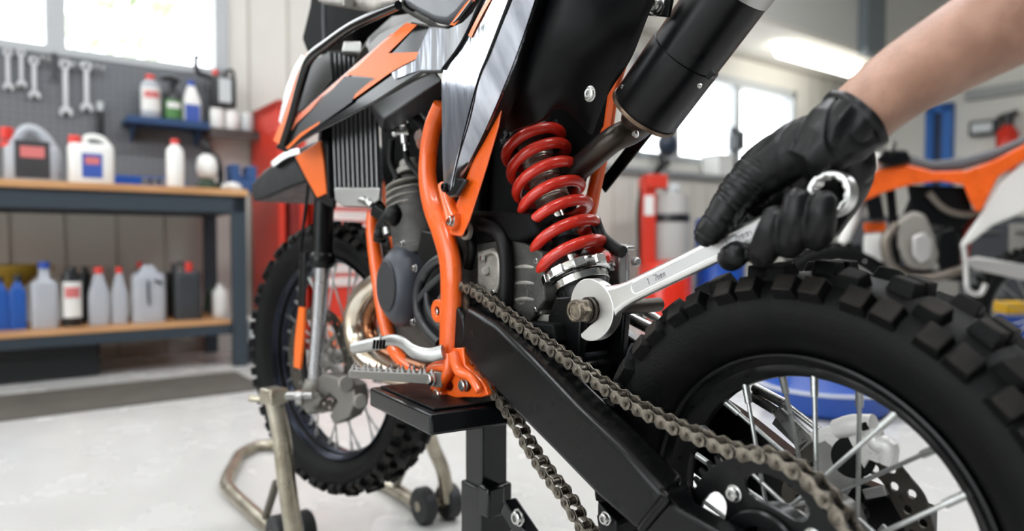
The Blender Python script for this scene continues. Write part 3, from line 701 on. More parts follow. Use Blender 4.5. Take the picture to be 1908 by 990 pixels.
mb = MB(); mb.loft([[KF(612, 588, -.05), KF(620, 600, -.05)], [KF(636, 592, -.05), KF(634, 604, -.05)]], 6, 2, (0, -.004, 0)); mb.tube([KF(610, 600, -.05), KF(625, 640, -.05), KF(650, 690, -.05)], .006, 8); mb.build('right_fork_guard', orange_dec, fk)
# front caliper
mb = MB(); mb.prism([KF(x, y, .052) for x, y in ((606, 705), (630, 692), (662, 700), (684, 712), (690, 740), (676, 772), (650, 786), (640, 770), (655, 742), (640, 728), (622, 742), (606, 735))], (V((-math.sin(SA), math.cos(SA), 0))*.035))
mb.cyl(KF(645, 715, .08), KF(645, 715, .098), .016, n=20); mb.cyl(KF(672, 748, .08), KF(672, 748, .098), .014, n=20)
mb.build('front_brake_caliper', mat('grey_cast_caliper', (128, 125, 120), .45, .6, bump=.3), bike, bevel=.004, seg=3)
# mudguard over the front wheel
mb = MB(); ctr = [((461, 352), .070), ((490, 335), .085), ((530, 318), .095), ((572, 300), .10), ((600, 300), .10)]
up_ = [(462, 345), (486, 318), (530, 286), (572, 266), (602, 258)]; lo_ = [(472, 376), (500, 368), (545, 348), (588, 334), (612, 330)]
rings = []
for u_, l_, w in zip(up_, lo_, (.03, .06, .075, .085, .085)):
    a, b = KF(*u_, .075), KF(*l_, .078); q = V((math.sin(SA), -math.cos(SA), 0))
    rings.append([b, a+q*.006, a+q*.04+V((0, 0, .006)), a+q*.11+V((0, 0, .006)), a+q*.15, b+q*.152])
mb.box_loft(rings); fd = mb.build('front_mudguard', blk_plastic, bike, bevel=.005, seg=3, ang=20)
mb = MB(); mb.prism([KF(x, y, .116) for x, y in ((550, 292), (596, 262), (602, 300), (608, 360), (590, 368), (568, 328))], (V((math.sin(SA), -math.cos(SA), 0))*.006)); mb.build('orange_side_decal', orange_dec, fd, bevel=.001)
mb = MB(); mb.prism([KF(x, y, .112) for x, y in ((548, 295), (598, 258), (612, 300), (622, 370), (620, 388), (600, 378), (588, 372), (566, 332))], (V((math.sin(SA), -math.cos(SA), 0))*.008)); mb.build('side_plate', blk_plastic, fd, bevel=.002)
mb = MB(); mb.loft([[KF(505, 302, .07), KF(530, 284, .075), KF(556, 276, .08)], [KF(509, 308, .08), KF(533, 291, .082), KF(558, 283, .086)]], 10, 2, (0, 0, -.004)); mb.build('white_highlight_strip', white_dec_hl, fd)  # white strip painted in as the highlight on the mudguard's top
mb = MB(); mb.prism([KF(x, y, .06) for x, y in ((582, -50), (576, 10), (561, 72), (571, 98), (610, 82), (655, 52), (716, 16), (725, -50))], (V((math.sin(SA), -math.cos(SA), 0))*.12)); mb.build('front_number_plate', mat('plate_black', (7, 8, 9), .6, spec=.15), bike, bevel=.006)
mb = MB(); mb.tube([KF(606, 90, .085), KF(604, 40, .085), KF(604, -20, .085)], .0045, 10); mb.build('clutch_cable', grey_plastic, bike)
mb = MB(); mb.tube([K(600, -2, .10), K(640, 4, .10), K(680, 8, .09), K(716, 10, .08), K(760, -20, -.02)], [.008, .009, .011, .011, .011], 14); mb.box(K(655, 2, .10), (.03, .02, .014)); mb.cyl(K(650, 4, .10), K(650, 4, .115), .008, n=14); mb.build('handlebar_clamp', cast, bike, bevel=.001)

# ---- radiator
q0, q1, q2, q3 = K(612, 100, .095), K(700, 100, .06), K(708, 352, .06), K(622, 352, .095)
th = V((.02, -.012, 0))
mb = MB(); mb.prism([q0, q1, q2, q3], th); rad = mb.build('radiator', mat('radiator_core', (26, 27, 29), .5, .5), bike)
fin = mat('radiator_fin', (128, 128, 128), .4, .8)
mb = MB(); d_ = (th.normalized())*-.002
for i in range(10):
    f = (i+.5)/10; a = q0.lerp(q1, f)+d_; b = q3.lerp(q2, f)+d_; mb.cyl(a, b, .0017, n=6)
mb.build('cooling_fins', fin, rad)
mb = MB(); mb.prism([K(622, 349, .099), K(709, 349, .064), K(706, 374, .064), K(690, 386, .066), K(640, 384, .090), K(624, 374, .097)], V((.02, -.012, 0))); mb.build('lower_tank', alu, rad, bevel=.003)
mb = MB(); mb.prism([K(640, 76, .097), K(672, 76, .085), K(674, 98, .085), K(636, 98, .099)], V((.02, -.012, 0))); mb.build('upper_tank', alu, rad, bevel=.003)
mb = MB(); mb.tube([K(606, 98, .098), K(612, 230, .098), K(616, 370, .098)], .006, 8); mb.bar(K(604, 98, .098), K(705, 98, .058), .004, .006); mb.build('radiator_frame', blk_satin, rad)

# ---- engine
eng = MB(); 
c0 = K(772, 332, .0); 
eng.lathe([(.020, .0), (.034, .002), (.036, .02), (.042, .024), (.042, .055), (.046, .06), (.046, .12), (.052, .125), (.052, .14)], K(768, 330, .02), (K(785, 470, .02)-K(768, 330, .02)), 28)
for i in range(6):
    a = 2*PI*i/6; c = K(768, 330, .02); 
eng.prism([K(x, y, .045) for x, y in ((735, 440), (880, 430), (960, 445), (1010, 470), (1015, 560), (985, 605), (880, 640), (800, 690), (735, 650), (712, 560))], (0, -.11, 0))
e = eng.build('engine', cast_dk, bike, bevel=.006, seg=3)
mb = MB()
mb.lathe([(.010, 0), (.030, .0), (.032, .01), (.032, .07), (.036, .074), (.036, .09)], K(985, 500, .0), V((0, 0, -1)), 28)
mb.prism([K(x, y, .055) for x, y in ((890, 470), (920, 462), (932, 480), (930, 540), (912, 560), (890, 548))], (0, -.04, 0))
mb.prism([K(x, y, .04) for x, y in ((945, 480), (1000, 478), (1010, 500), (1008, 585), (960, 595), (950, 560))], (0, -.05, 0))
mb.lathe([(.012, 0), (.017, 0), (.017, .005), (.012, .005)], K(975, 545, .04), YA, 28, closed=True); mb.cyl(K(905, 505, .055), K(905, 505, .060), .006, n=16)
mb.bar(K(890, 590, .03), K(1030, 595, .03), .01, .012)
for i in range(3): mb.tube([K(950, 500+i*30, .0405), K(980, 497+i*30, .043), K(1010, 500+i*30, .0405)], .0035, 10)
mb.tube([K(895, 478, .057), K(918, 470, .058), K(930, 485, .057), K(928, 535, .057), K(912, 552, .057), K(894, 545, .057)], .0035, 10)
gb = mb.build('gearbox_case', cast, e, bevel=.003, seg=3)
for x, y, t in ((900, 482, .058), (922, 545, .058), (955, 487, .042), (1002, 487, .042), (958, 585, .042), (1000, 578, .042)): socket_screw(gb, K(x, y, t), .0038, 'case_bolt', .004)
mb = MB(); mb.prism([K(x, y, .052) for x, y in ((868, 392), (985, 398), (1002, 436), (962, 452), (935, 447), (880, 456), (868, 430))], (0, -.05, 0)); mb.build('intake_boot', MC['deep_black_airbox'], e, bevel=.006, seg=3)
mb = MB(); mb.prism([K(x, y, .070) for x, y in ((784, 428), (822, 436), (838, 480), (806, 486), (786, 500), (776, 470))], (0, -.02, 0)); mb.build('stator_bracket', blk_plastic, e, bevel=.003)
mb = MB(); mb.prism([K(x, y, .060) for x, y in ((932, 568), (968, 600), (1030, 604), (1036, 640), (960, 640), (930, 600))], (0, -.03, 0)); mb.build('lower_mount_plate', MC['deep_black_airbox'], e, bevel=.003)
# cover with raised cap
cc = K(749, 533, .060)
ign = mat('dark_grey_cover', (56, 60, 68), .42, .2, bump=.2, bscale=600)
mb = MB(); mb.lathe([(.066, -.02), (.0665, .0), (.064, .010), (.052, .022), (.044, .027), (.020, .0285), (.0005, .0285)], cc, YA, 48, cap=False)
for v in mb.v: v.z = cc.z+(v.z-cc.z)*1.0; v.x = cc.x+(v.x-cc.x)*.78
ic = mb.build('ignition_cover', ign, e, ang=35)
mb = MB(); cf = V((cc.x, cc.y+.0287, cc.z)); mb.lathe([(.0415, 0), (.040, .0016), (.0005, .0018)], cf, YA, 40, cap=False)
for v in mb.v: v.x = cc.x+(v.x-cc.x)*.78
mb.build('cover_face', mat('slate_face', (38, 40, 43), .5, bump=.2, bscale=600), ic)
for x, y in ((753, 455), (775, 500), (772, 600)): socket_screw(ic, K(x, y, .075), .0045, 'cover_bolt', .006)
# sprocket cover with openings
sc_m = mat('sprocket_cover_black', (30, 32, 35), .4)
mb = MB()
for pth, r in (([(834, 478), (812, 488), (790, 512), (779, 545), (781, 585), (796, 615), (820, 640)], .008), ([(781, 560), (792, 545), (812, 525), (834, 508)], .006), ([(796, 545), (800, 575), (812, 600), (830, 615)], .006), ([(790, 520), (800, 500)], .006)):
    mb.tube([K(x, y, .080) for x, y in pth], r, 12)
mb.prism([K(x, y, .066) for x, y in ((834, 485), (800, 500), (784, 545), (788, 590), (806, 622), (834, 640))], (0, -.01, 0)); mb.build('sprocket_cover', sc_m, e)
# header
mb = MB(); mb.tube([K(x, y, .045) for x, y in ((742, 500), (706, 524), (676, 552), (661, 592), (666, 640), (694, 680), (750, 704), (820, 712))], [.016, .0185, .021, .0215, .021, .020, .018, .016], 26)
hd = mb.build('exhaust_header', header_m, e, ang=70)
mb = MB(); mb.tube([K(x, y, .052) for x, y in ((730, 540), (702, 560), (688, 592), (694, 632), (730, 664), (800, 690))], [.010, .012, .013, .013, .012, .011], 20); mb.build('inner_header_bend', mat('brown_heat_steel', (128, 84, 58), .28, 1.0, rvar=.1), hd, ang=70)
# head, spark lead, hoses, fittings
mb = MB(); mb.lathe([(.005, 0), (.018, 0), (.020, .012), (.026, .014), (.026, .024)], K(764, 300, .03), (K(780, 400, .03)-K(764, 300, .03)), 20)
for i in range(5): mb.lathe([(.036, 0), (.044, .001), (.044, .004), (.036, .005)], K(766, 345+i*13, .025), (K(780, 400, .03)-K(764, 300, .03)), 28)
mb.build('cylinder', cast, e, bevel=.0015)
mb = MB()
mb.cyl(K(752, 232, .06), K(755, 268, .06), .0075, n=12); mb.cyl(K(738, 247, .065), K(765, 246, .06), .0055, n=12); mb.ball(K(737, 248, .065), .0075); mb.ball(K(753, 232, .06), .0085); mb.cyl(K(755, 268, .06), K(756, 282, .06), .004, n=10)
mb.cyl(K(786, 255, .05), K(786, 255, .06), .012, n=18); mb.cyl(K(786, 268, .05), K(788, 268, .06), .010, n=18)
mb.build('bright_fittings', screw_m, e, ang=40)
for pth, r in (([(690, 372), (705, 385), (716, 400), (720, 425)], .010), ([(756, 282), (760, 300), (775, 320), (790, 340)], .005), ([(730, 260), (728, 300), (742, 335)], .006), ([(742, 400), (725, 405), (712, 425), (708, 450)], .012), ([(898, 418), (925, 430), (940, 460), (944, 510), (941, 568)], .0095), ([(870, 430), (880, 460), (872, 500)], .007), ([(1108, 410), (1120, 440), (1145, 462), (1160, 470)], .008), ([(775, 215), (800, 250), (806, 300)], .009), ([(1020, 590), (1035, 620), (1075, 665)], .006)):
    MB().tube([K(x, y, .055 if x < 1000 else -.03) for x, y in pth], r, 12).build('rubber_hose', rubber_s, e, ang=70)
mb = MB(); mb.tube([K(664, 372, .07), K(684, 374, .07), K(694, 384, .066)], .0085, 14); mb.cyl(K(722, 425, .055), K(724, 438, .055), .0095, n=14); mb.build('hose_union', steel, e, bevel=.0005)
mb = MB(); mb.lathe([(.008, 0), (.013, 0), (.013, .006), (.008, .006)], K(872, 430, .07), YA, 24, closed=True); mb.build('hose_clamp', cast, e, bevel=.0005)
mb = MB(); mb.prism([K(x, y, -.02) for x, y in ((705, 190), (830, 150), (900, 200), (890, 420), (740, 440), (712, 330))], (0, -.02, 0)); mb.build('dark_backing_block', MC['deep_black_airbox'], e, bevel=.004)  # black block added behind the engine to keep light from showing through
mb = MB(); mb.bar(K(700, 390, .06), K(740, 420, .05), .02, .022); mb.ball(K(735, 402, .065), .018, 16); mb.ball(K(708, 437, .06), .011, 12); mb.build('water_pump', blk_plastic, e, bevel=.003)
# small reservoir/bracket to the right of the spring, rods behind the spanner
mb = MB(); mb.box(K(1150, 510, -.07), (.028, .02, .055)); mb.box(K(1150, 462, -.07), (.045, .022, .006)); mb.cyl(K(1160, 455, -.065), K(1160, 468, -.065), .007, n=16); mb.cyl(K(1180, 488, -.07), K(1190, 488, -.07), .006, n=12); mb.bar(K(1168, 460, -.06), K(1170, 540, -.06), .004, .004)
mb.build('rear_brake_cylinder', alu, bike, bevel=.002)
mb = MB(); mb.cyl(K(1150, 545, -.095), K(1192, 574, -.095), .0075, n=16); mb.cyl(K(1192, 574, -.095), K(1206, 583, -.095), .0085, n=16); mb.cyl(K(1206, 583, -.095), K(1250, 612, -.095), .006, n=14)
mb.cyl(K(1150, 580, -.085), K(1240, 626, -.085), .0085, n=18)
mb.build('brake_rod', steel, bike, ang=40)
mb = MB(); mb.cyl(K(1405, 722, -.09), K(1462, 752, -.09), .0055, n=12); mb.cyl(K(1395, 735, -.09), K(1450, 768, -.09), .0055, n=12); mb.cyl(K(1462, 752, -.09), K(1530, 805, -.09), .0035, n=10); mb.cyl(K(1450, 765, -.088), K(1500, 830, -.08), .010, n=4); mb.bar(K(1450, 775, -.085), K(1530, 850, -.08), .006, .022)
mb.build('rear_brake_line', steel, bike, ang=40)

# ---- foot controls
mb = MB(); mb.tube([K(826, 656, .105), K(800, 662, .115), K(772, 656, .125), K(748, 638, .13), K(726, 634, .132), K(700, 642, .133)], [(.010, .005), (.010, .005), (.0105, .005), (.009, .005), (.008, .005), (.008, .006)], 14, up=YA)
sl = mb.build('shift_lever', alu, bike, ang=40)
mb = MB(); mb.tube([K(715, 638, .132), K(690, 643, .14), K(660, 649, .15)], [(.0095, .010), (.0095, .010), (.0085, .009)], 16); mb.build('lever_tip', alu, sl, ang=40)
mb = MB()
for i in range(4): mb.bar(K(698+i*6, 634, .148), K(696+i*6, 650, .148), .003, .003)
mb.build('knurled_grip', blk_plastic, sl)
p0, p1 = V((.498, .108, .463)), V((.560, .212, .4725)); 
p0, p1 = K(808, 702, .108), K(652, 694, .205)
dirp = (p1-p0).normalized(); acr = V((dirp.y, -dirp.x, 0)).normalized()
mb = MB(); pts_ = []
for sg in (1, -1):
    mb.prism([p0+acr*sg*.014+V((0, 0, -.009)), p1+acr*sg*.013+V((0, 0, -.005)), p1+acr*sg*.013+V((0, 0, .005)), p0+acr*sg*.014+V((0, 0, .005))], acr*-sg*.004)
mb.prism([p1+acr*.013+V((0, 0, -.005)), p1-acr*.013+V((0, 0, -.005)), p1-acr*.013+V((0, 0, .005)), p1+acr*.013+V((0, 0, .005))], -dirp*.005)
mb.prism([p0+acr*.014+V((0, 0, -.012)), p0-acr*.014+V((0, 0, -.012)), p0-acr*.014+V((0, 0, .009)), p0+acr*.014+V((0, 0, .009))], -dirp*.012)
mb.prism([p0+acr*.002+V((0, 0, -.012)), p1+acr*.002+V((0, 0, -.006)), p1+acr*.002+V((0, 0, .004)), p0+acr*.002+V((0, 0, .004))], -acr*.004)
fp = mb.build('foot_peg', mat('peg_alloy', (150, 148, 143), .45, .7, bump=.3), bike, bevel=.0012)
mb = MB(); L_ = (p1-p0).length
for sg in (1, -1):
    mb = MB()
    for i in range(15):
        c = p0.lerp(p1, (i+.5)/15)+acr*sg*.0128+V((0, 0, .0048)); lean = dirp*.0016*(1 if i % 2 else -1)
        mb.prism([c-dirp*.0024, c+dirp*.0024, c+dirp*.0007+lean+V((0, 0, .0078)), c-dirp*.0007+lean+V((0, 0, .0078))], -acr*sg*.0028)
    mb.build('grip_teeth', chrome, fp)
socket_screw(fp, K(805, 706, .115), .008, 'peg_pin', .008)
# ------------------------------------------------------------------ spanner (combination), motorcycle frame; own object with parts
def BW(p): return V((CX, CY, 0))+U*p.x+N*p.y+V((0, 0, p.z))
sp_c = BT.copy(); sp_c.y = .061
spn = empty('spanner', BW(sp_c), BROT); tag(spn, 'polished combination spanner in the gloved hand, open jaw on the shock bolt', 'spanner')
ringp = K(1550, 362, .061)
d = ringp-sp_c; d.y = 0; LS = d.length; dx = d.normalized(); dz = V((-dx.z, 0, dx.x))
if dz.z < 0: dz = -dz
def S(a, b, h=0): return dx*a+dz*b+V((0, h, 0))      # along, up, out
jr, jo = .0165, .0345
# open jaw head: opening turned 15 deg, away from the handle
op = math.radians(180+12)
def pol(r, a): return (r*math.cos(a), r*math.sin(a))
outl = []
for i in range(41):
    a = op+math.radians(32)+(2*PI-math.radians(64))*i/40
    r = jo*(1+.03*math.sin(3*(a-op)))
    outl.append(pol(r, a))
ca, sa = math.cos(op), math.sin(op)
def R2(x, y): return (x*ca-y*sa, x*sa+y*ca)
slot = [R2(jo*.84, -.0145), R2(jo*.30, -.0140), R2(-.004, -.0140), R2(-.0125, -.0080), R2(-.0150, 0), R2(-.0125, .0080), R2(-.004, .0140), R2(jo*.30, .0140), R2(jo*.84, .0145)]
prof = outl+slot
prof = outl+[slot[i] for i in range(len(slot))]
mb = MB(); mb.plate_holes([S(x, y, -.0065) for x, y in prof], [], (0, .013, 0))
sp_m = satin_chrome
jw = mb.build('open_jaw', sp_m, spn, bevel=.0022, seg=4, ang=40)
# shank with neck fillets
mb = MB(); st_ = [(.022, .021, .0060), (.034, .0160, .0060), (.048, .0130, .0058), (.062, .0118, .0056), (.085, .0115, .0055), (.20, .0110, .0052), (LS-.05, .0100, .0050), (LS-.030, .0095, .0052), (LS-.014, .0110, .0060)]
rings = []
for a, w, h in st_:
    rings.append([S(a, -w, -h*.5), S(a, -w, h*.5), S(a, -w*.72, h), S(a, w*.72, h), S(a, w, h*.5), S(a, w, -h*.5), S(a, w*.72, -h), S(a, -w*.72, -h)])
mb.box_loft(rings); shank = mb.build('shank', sp_m, spn, bevel=.0012, seg=3, ang=25)
# recessed panel edges on the face
mb = MB()
ov = []
for i in range(40):
    t = 2*PI*i/40; c, s_ = math.cos(t), math.sin(t)
    ax_ = .066+(LS-.066-.060)*.5; hl = (LS-.066-.060)*.5
    x = ax_+(hl-.006)*(1 if c > 0 else -1)+.006*c; y = .0062*s_
    ov.append(S(x, y, .0057-.0006*(x-.06)/(LS-.1)))
ov.append(ov[0]); mb.tube(ov, .0007, 6, smooth=False, cap=False)
mb.build('panel_bead', sp_m, shank)
mb = MB(); mb.prism([S(.068, -.0056, .0056), S(LS-.064, -.0054, .0052), S(LS-.064, .0054, .0052), S(.068, .0056, .0056)], (0, .0002, 0)); mb.build('recessed_panel', mat('satin_recess', (190, 190, 190), .36, 1.0, bump=.3, bscale=1500), shank)
eng_m = mat('engraved_mark', (112, 112, 112), .6, .4)
def letters(mb, txt, a0, size, h, flip=1):
    G_ = {'1': [((.5, 0), (.5, 1)), ((.5, 1), (.3, .8))], '7': [((0, 1), (.7, 1)), ((.7, 1), (.3, 0))], 'm': [((0, 0), (0, .7)), ((0, .7), (.35, .5)), ((.35, .5), (.35, 0)), ((.35, .5), (.7, .7)), ((.7, .7), (.7, 0))],
          'i': [((.3, 0), (.3, .6)), ((.3, .8), (.3, .9))], 'n': [((0, 0), (0, .6)), ((0, .6), (.5, .5)), ((.5, .5), (.5, 0))], 'a': [((.5, 0), (.5, .6)), ((.5, .6), (0, .5)), ((0, .5), (0, 0)), ((0, 0), (.5, .1))], 'e': [((0, .3), (.5, .3)), ((.5, .3), (.5, .6)), ((.5, .6), (0, .6)), ((0, .6), (0, 0)), ((0, 0), (.5, 0))], 'r': [((0, 0), (0, .6)), ((0, .6), (.45, .6))], 'L': [((0, 1), (0, 0)), ((0, 0), (.5, 0))]}
    x = a0
    for ch in txt:
        for (x0, y0), (x1, y1) in G_.get(ch, []):
            mb.bar(S(x+x0*size, (y0-.45)*size, h), S(x+x1*size, (y1-.45)*size, h), size*.14, .0003, YA)
        x += size*.85
mb = MB(); letters(mb, '1.7mm', .088, .0062, .0058); mb.build('engraving', eng_m, shank); mb = MB(); letters(mb, '1.7mmn', LS-.105, .0062, .0054); mb.build('engraving', eng_m, shank)
# ring end with twelve point bore
mb = MB(); RO, RI = .0185, .0132
o_ = [(LS+RO*math.cos(2*PI*i/48), RO*math.sin(2*PI*i/48)) for i in range(48)]
i_ = [(LS+(RI+(.0009 if i % 2 else -.0009))*math.cos(2*PI*i/24), (RI+(.0009 if i % 2 else -.0009))*math.sin(2*PI*i/24)) for i in range(24)]
mb.plate_holes([S(x, y, -.0068) for x, y in o_], [[S(x, y, -.0068) for x, y in i_]], (0, .0136, 0)); mb.build('ring_end', sp_m, spn, bevel=.0016, seg=3, ang=40)

# ------------------------------------------------------------------ person: forearm reaching in from the upper right, black glove
def KW(px, py, t): return BW(K(px, py, t))
skin = mat('skin', (166, 128, 108), .5, rgb2=(138, 102, 84), vscale=26, bump=.35, bscale=420, spec=.4)
sb = skin.node_tree.nodes['Principled BSDF']; sb.inputs['Subsurface Weight'].default_value = .12; sb.inputs['Subsurface Radius'].default_value = (.012, .005, .003); sb.inputs['Subsurface Scale'].default_value = .6
YW = .600
ar = MB()
arp = [(1540, 268, .572, .024, .020), (1563, 249, .571, .0285, .024), (1588, 228, .570, .0312, .0262), (1655, 172, .566, .0350, .028), (1730, 122, .558, .0380, .031), (1810, 74, .548, .0408, .034), (1905, 18, .535, .0440, .038), (2040, -60, .515, .046, .043), (2200, -150, .49, .045, .045), (2290, -230, .47, .046, .046)]
APTS = [D(x, y, Y) for x, y, Y, a, b in arp]
ar.tube(APTS, [(b, a) for x, y, Y, a, b in arp], 36, 7, up=V((.2, -1, .1)))
arm_o = ar.build('person', skin, None, ang=80); arm_o.data.materials[0] = skin
tag(arm_o, 'person reaching in from the upper right with a bare forearm and a black gloved hand', 'person')
# forearm surface: soft tendons and veins
bm = bmesh.new(); bm.from_mesh(arm_o.data)
axd = (APTS[6]-APTS[2]).normalized()
for v in bm.verts:
    p = v.co; q = p-APTS[2]; s_ = q.dot(axd); r = (q-axd*s_); nr = r.normalized()
    ang = math.atan2(nr.z, nr.x)
    a1 = math.exp(-((ang-2.6+s_*1.2)/.10)**2)*.0012+math.exp(-((ang-2.2+s_*.8)/.08)**2)*.0010
    dd = a1*math.exp(-(s_-.05)**2/.006)+.0010*pnoise(p*22)+.0005*pnoise(p*60)
    v.co += nr*dd
bm.to_mesh(arm_o.data); bm.free()
# upper arm with a rolled sleeve, beyond the frame
mb = MB(); e0 = APTS[-1]; mb.tube([e0+(APTS[-2]-e0)*.3, e0+V((.02, -.06, .02)), e0+V((.03, -.16, .10)), e0+V((.03, -.24, .20))], [(.052, .052), (.056, .056), (.060, .060), (.066, .066)], 28)
mb.build('sleeve', mat('charcoal_cloth', (44, 46, 50), .85, bump=.5, bscale=300), arm_o)
# fine arm hair
random.seed(3); mb = MB()
bmv = arm_o.data.vertices; cand = [v for v in bmv if (v.co-APTS[2]).dot(axd) > .02 and (v.co-APTS[2]).dot(axd) < .24]
hairm = mat('arm_hair', (120, 84, 62), .6)
for i in range(520):
    v = random.choice(cand); nrm_ = v.normal
    if nrm_.z < -.25: continue
    b = v.co+V((random.uniform(-.004, .004), random.uniform(-.004, .004), random.uniform(-.002, .002)))
    b = b-nrm_*.001; d1 = (nrm_*.5-axd*.2+V((random.uniform(-.5, .5),)*3)*.4+V((0, 0, -.4))).normalized()
    L_ = random.uniform(.004, .008); mb.tube([b, b+nrm_*.002+d1*L_*.5, b+d1*L_], [.00014, .0001, .00003], 3, 2, cap=False)
mb.build('arm_hair', hairm, arm_o)['kind'] = 'stuff'

# glove: palm, thumb and four curled fingers grown into one skin
gl = MB()
def cap(p, q, r0, r1, n=28):
    p, q = V(p), V(q); gl.cyl(p, q, r0, r1, n=n, cap=True); gl.ball(p, r0*1.0, n); gl.ball(q, r1*1.0, n)
def chain_caps(lst):
    P = [(KW(x, y, t), r) for x, y, t, r in lst]
    pp, rr = spline([p for p, r in P], 4, [(r,) for p, r in P])
    for i in range(len(pp)-1): cap(pp[i], pp[i+1], rr[i][0], rr[i+1][0])
def ell(x, y, t, sx, sy, sz, rot=0):
    # ellipsoid: sx along the hand, sy across in the picture plane of the motorcycle, sz in side direction
    c = KW(x, y, t); a = math.radians(rot); X = U*-math.cos(a)+V((0, 0, math.sin(a))); X.normalize(); Z_ = N; Y_ = Z_.cross(X)
    gl.ball(c, 1, 24, (sx, sy, sz), Matrix((X, Y_, Z_)).transposed())
# wrist and palm (lateral offset grows towards the viewer)
chain_caps([(1556, 258, .044, .0270), (1534, 276, .034, .0275), (1500, 300, .027, .0290), (1458, 328, .027, .0305), (1425, 352, .030, .0270)])
chain_caps([(1568, 285, .034, .0235), (1572, 314, .024, .0250), (1562, 352, .014, .0235), (1545, 395, .015, .0190), (1535, 415, .010, .016)])
chain_caps([(1540, 300, .03, .030), (1510, 345, .020, .030), (1480, 385, .010, .024), (1440, 395, .006, .021), (1405, 400, .004, .018)])
chain_caps([(1520, 262, .052, .0225), (1475, 285, .052, .0245), (1425, 315, .055, .0225), (1388, 347, .062, .0190), (1360, 382, .069, .0165), (1338, 415, .074, .0152), (1318, 437, .0765, .0120)])
# fingers: base behind the shank, under it, tips up in front
chain_caps([(1398, 405, .010, .0160), (1378, 440, .020, .0145), (1366, 470, .040, .0130), (1362, 480, .058, .0125), (1372, 474, .070, .0118)])
chain_caps([(1440, 405, .006, .0150), (1424, 450, .018, .0130), (1418, 472, .048, .0122), (1424, 467, .080, .0124), (1433, 436, .0900, .0120), (1443, 407, .0900, .0108)])
chain_caps([(1488, 400, .004, .0150), (1474, 436, .018, .0130), (1470, 455, .048, .0122), (1474, 450, .080, .0126), (1482, 412, .0915, .0122), (1487, 376, .0915, .0110)])
chain_caps([(1535, 395, .006, .0140), (1525, 425, .020, .0125), (1521, 441, .048, .0115), (1525, 437, .079, .0118), (1531, 405, .0900, .0116), (1534, 380, .0900, .0104)])
c1, c2 = D(1552, 258, .571), D(1588, 228, .570); cax = (c2-c1).normalized()
sx_ = V((.2, -1, .1)).cross(cax).normalized(); sy_ = cax.cross(sx_)
rings = []; NR = 72
def ring_at(z, ra, rb, amp, ph):
    o = []
    for i in range(NR):
        a = 2*PI*i/NR; w = 1+amp*(math.sin(3*a+ph)+.7*math.sin(7*a+ph*2)+.4*math.sin(13*a+ph))
        o.append(c1+cax*(z+.0035*amp*30*math.sin(2*a+ph)*.3)+sx_*(rb*w*math.cos(a))+sy_*(ra*w*math.sin(a)))
    return o
LC = (c2-c1).length
gl.box_loft([ring_at(z, a, b, am, .6+z*40) for z, a, b, am in [(-.034, .0200, .0160, .0), (-.014, .0300, .0245, .008), (.002, .0345, .0285, .018), (LC*.75, .0340, .0280, .020), (LC+.001, .0352, .0288, .018)]])
glove_m = mat('black_nitrile', (7, 8, 9), .42, rvar=.05, vscale=30, spec=.3)
g = gl.build('glove', glove_m, None)
rm = g.modifiers.new('remesh', 'REMESH'); rm.mode = 'VOXEL'; rm.voxel_size = .0010; rm.use_smooth_shade = True
sm = g.modifiers.new('smooth', 'SMOOTH'); sm.factor = .5; sm.iterations = 9
dg = bpy.context.evaluated_depsgraph_get(); ev = g.evaluated_get(dg); me2 = bpy.data.meshes.new_from_object(ev)
bpy.data.objects.remove(g)
# creases as real relief: folds across the wrist, thumb rings, palm folds
T0 = KW(1388, 347, .062); T1 = KW(1318, 437, .0765); TAx = (T1-T0).normalized(); TL = (T1-T0).length
W0 = KW(1600, 222, .05); W1 = KW(1470, 330, .04); WAx = (W1-W0).normalized()
FING = [(KW(*a), KW(*b)) for a, b in [((1424, 466, .076), (1442, 410, .086)), ((1474, 448, .077), (1486, 380, .088)), ((1524, 436, .076), (1532, 382, .0865))]]
def crease(q, ax, f1, f2, w, seed):
    s_ = q.dot(ax); r = q-ax*s_
    n_ = pnoise(V((s_*f1, r.x*f2, (r.z-r.y)*f2))+V((seed, 0, 0)))
    return 1-min(1, abs(n_)*w)
NRM = [v.normal.copy() for v in me2.vertices]; NEWC = []
for v, n_ in zip(me2.vertices, NRM):
    p = v.co.copy(); dsp = 0
    q = p-T0; s_ = q.dot(TAx); rr = (q-TAx*s_).length
    if rr < .024 and -.03 < s_ < TL+.01: dsp -= .0011*crease(q, TAx, 130, 14, 5, 3.1)*max(0, min(1, (s_+.03)*60))
    q = p-W0; s_ = q.dot(WAx); w = math.exp(-((s_-.010)/.030)**2)
    dsp -= w*.0026*crease(q, (WAx+V((0, 0, .5))).normalized(), 75, 13, 4.5, 7.7)
    dsp += w*.0010*pnoise(V((s_*70, p.x*16, p.z*16)))
    w2 = math.exp(-((s_-.07)/.035)**2); dsp -= w2*.0014*crease(q, (WAx+V((0, 0, 1.1))).normalized(), 60, 9, 6, 1.9)
    for a, b in FING:
        ax2 = (b-a).normalized(); q = p-a; s2 = q.dot(ax2)
        if (q-ax2*s2).length < .0155 and -.01 < s2 < .035: dsp -= .0005*crease(q, ax2, 150, 20, 6, 5.5)
    dsp += .0007*pnoise(p*40)
    NEWC.append(p+n_*dsp)
for v, c in zip(me2.vertices, NEWC): v.co = c
for p in me2.polygons: p.use_smooth = True
me2.materials.clear(); me2.materials.append(glove_m)
glv = bpy.data.objects.new('glove', me2); COL.objects.link(glv); glv.parent = arm_o
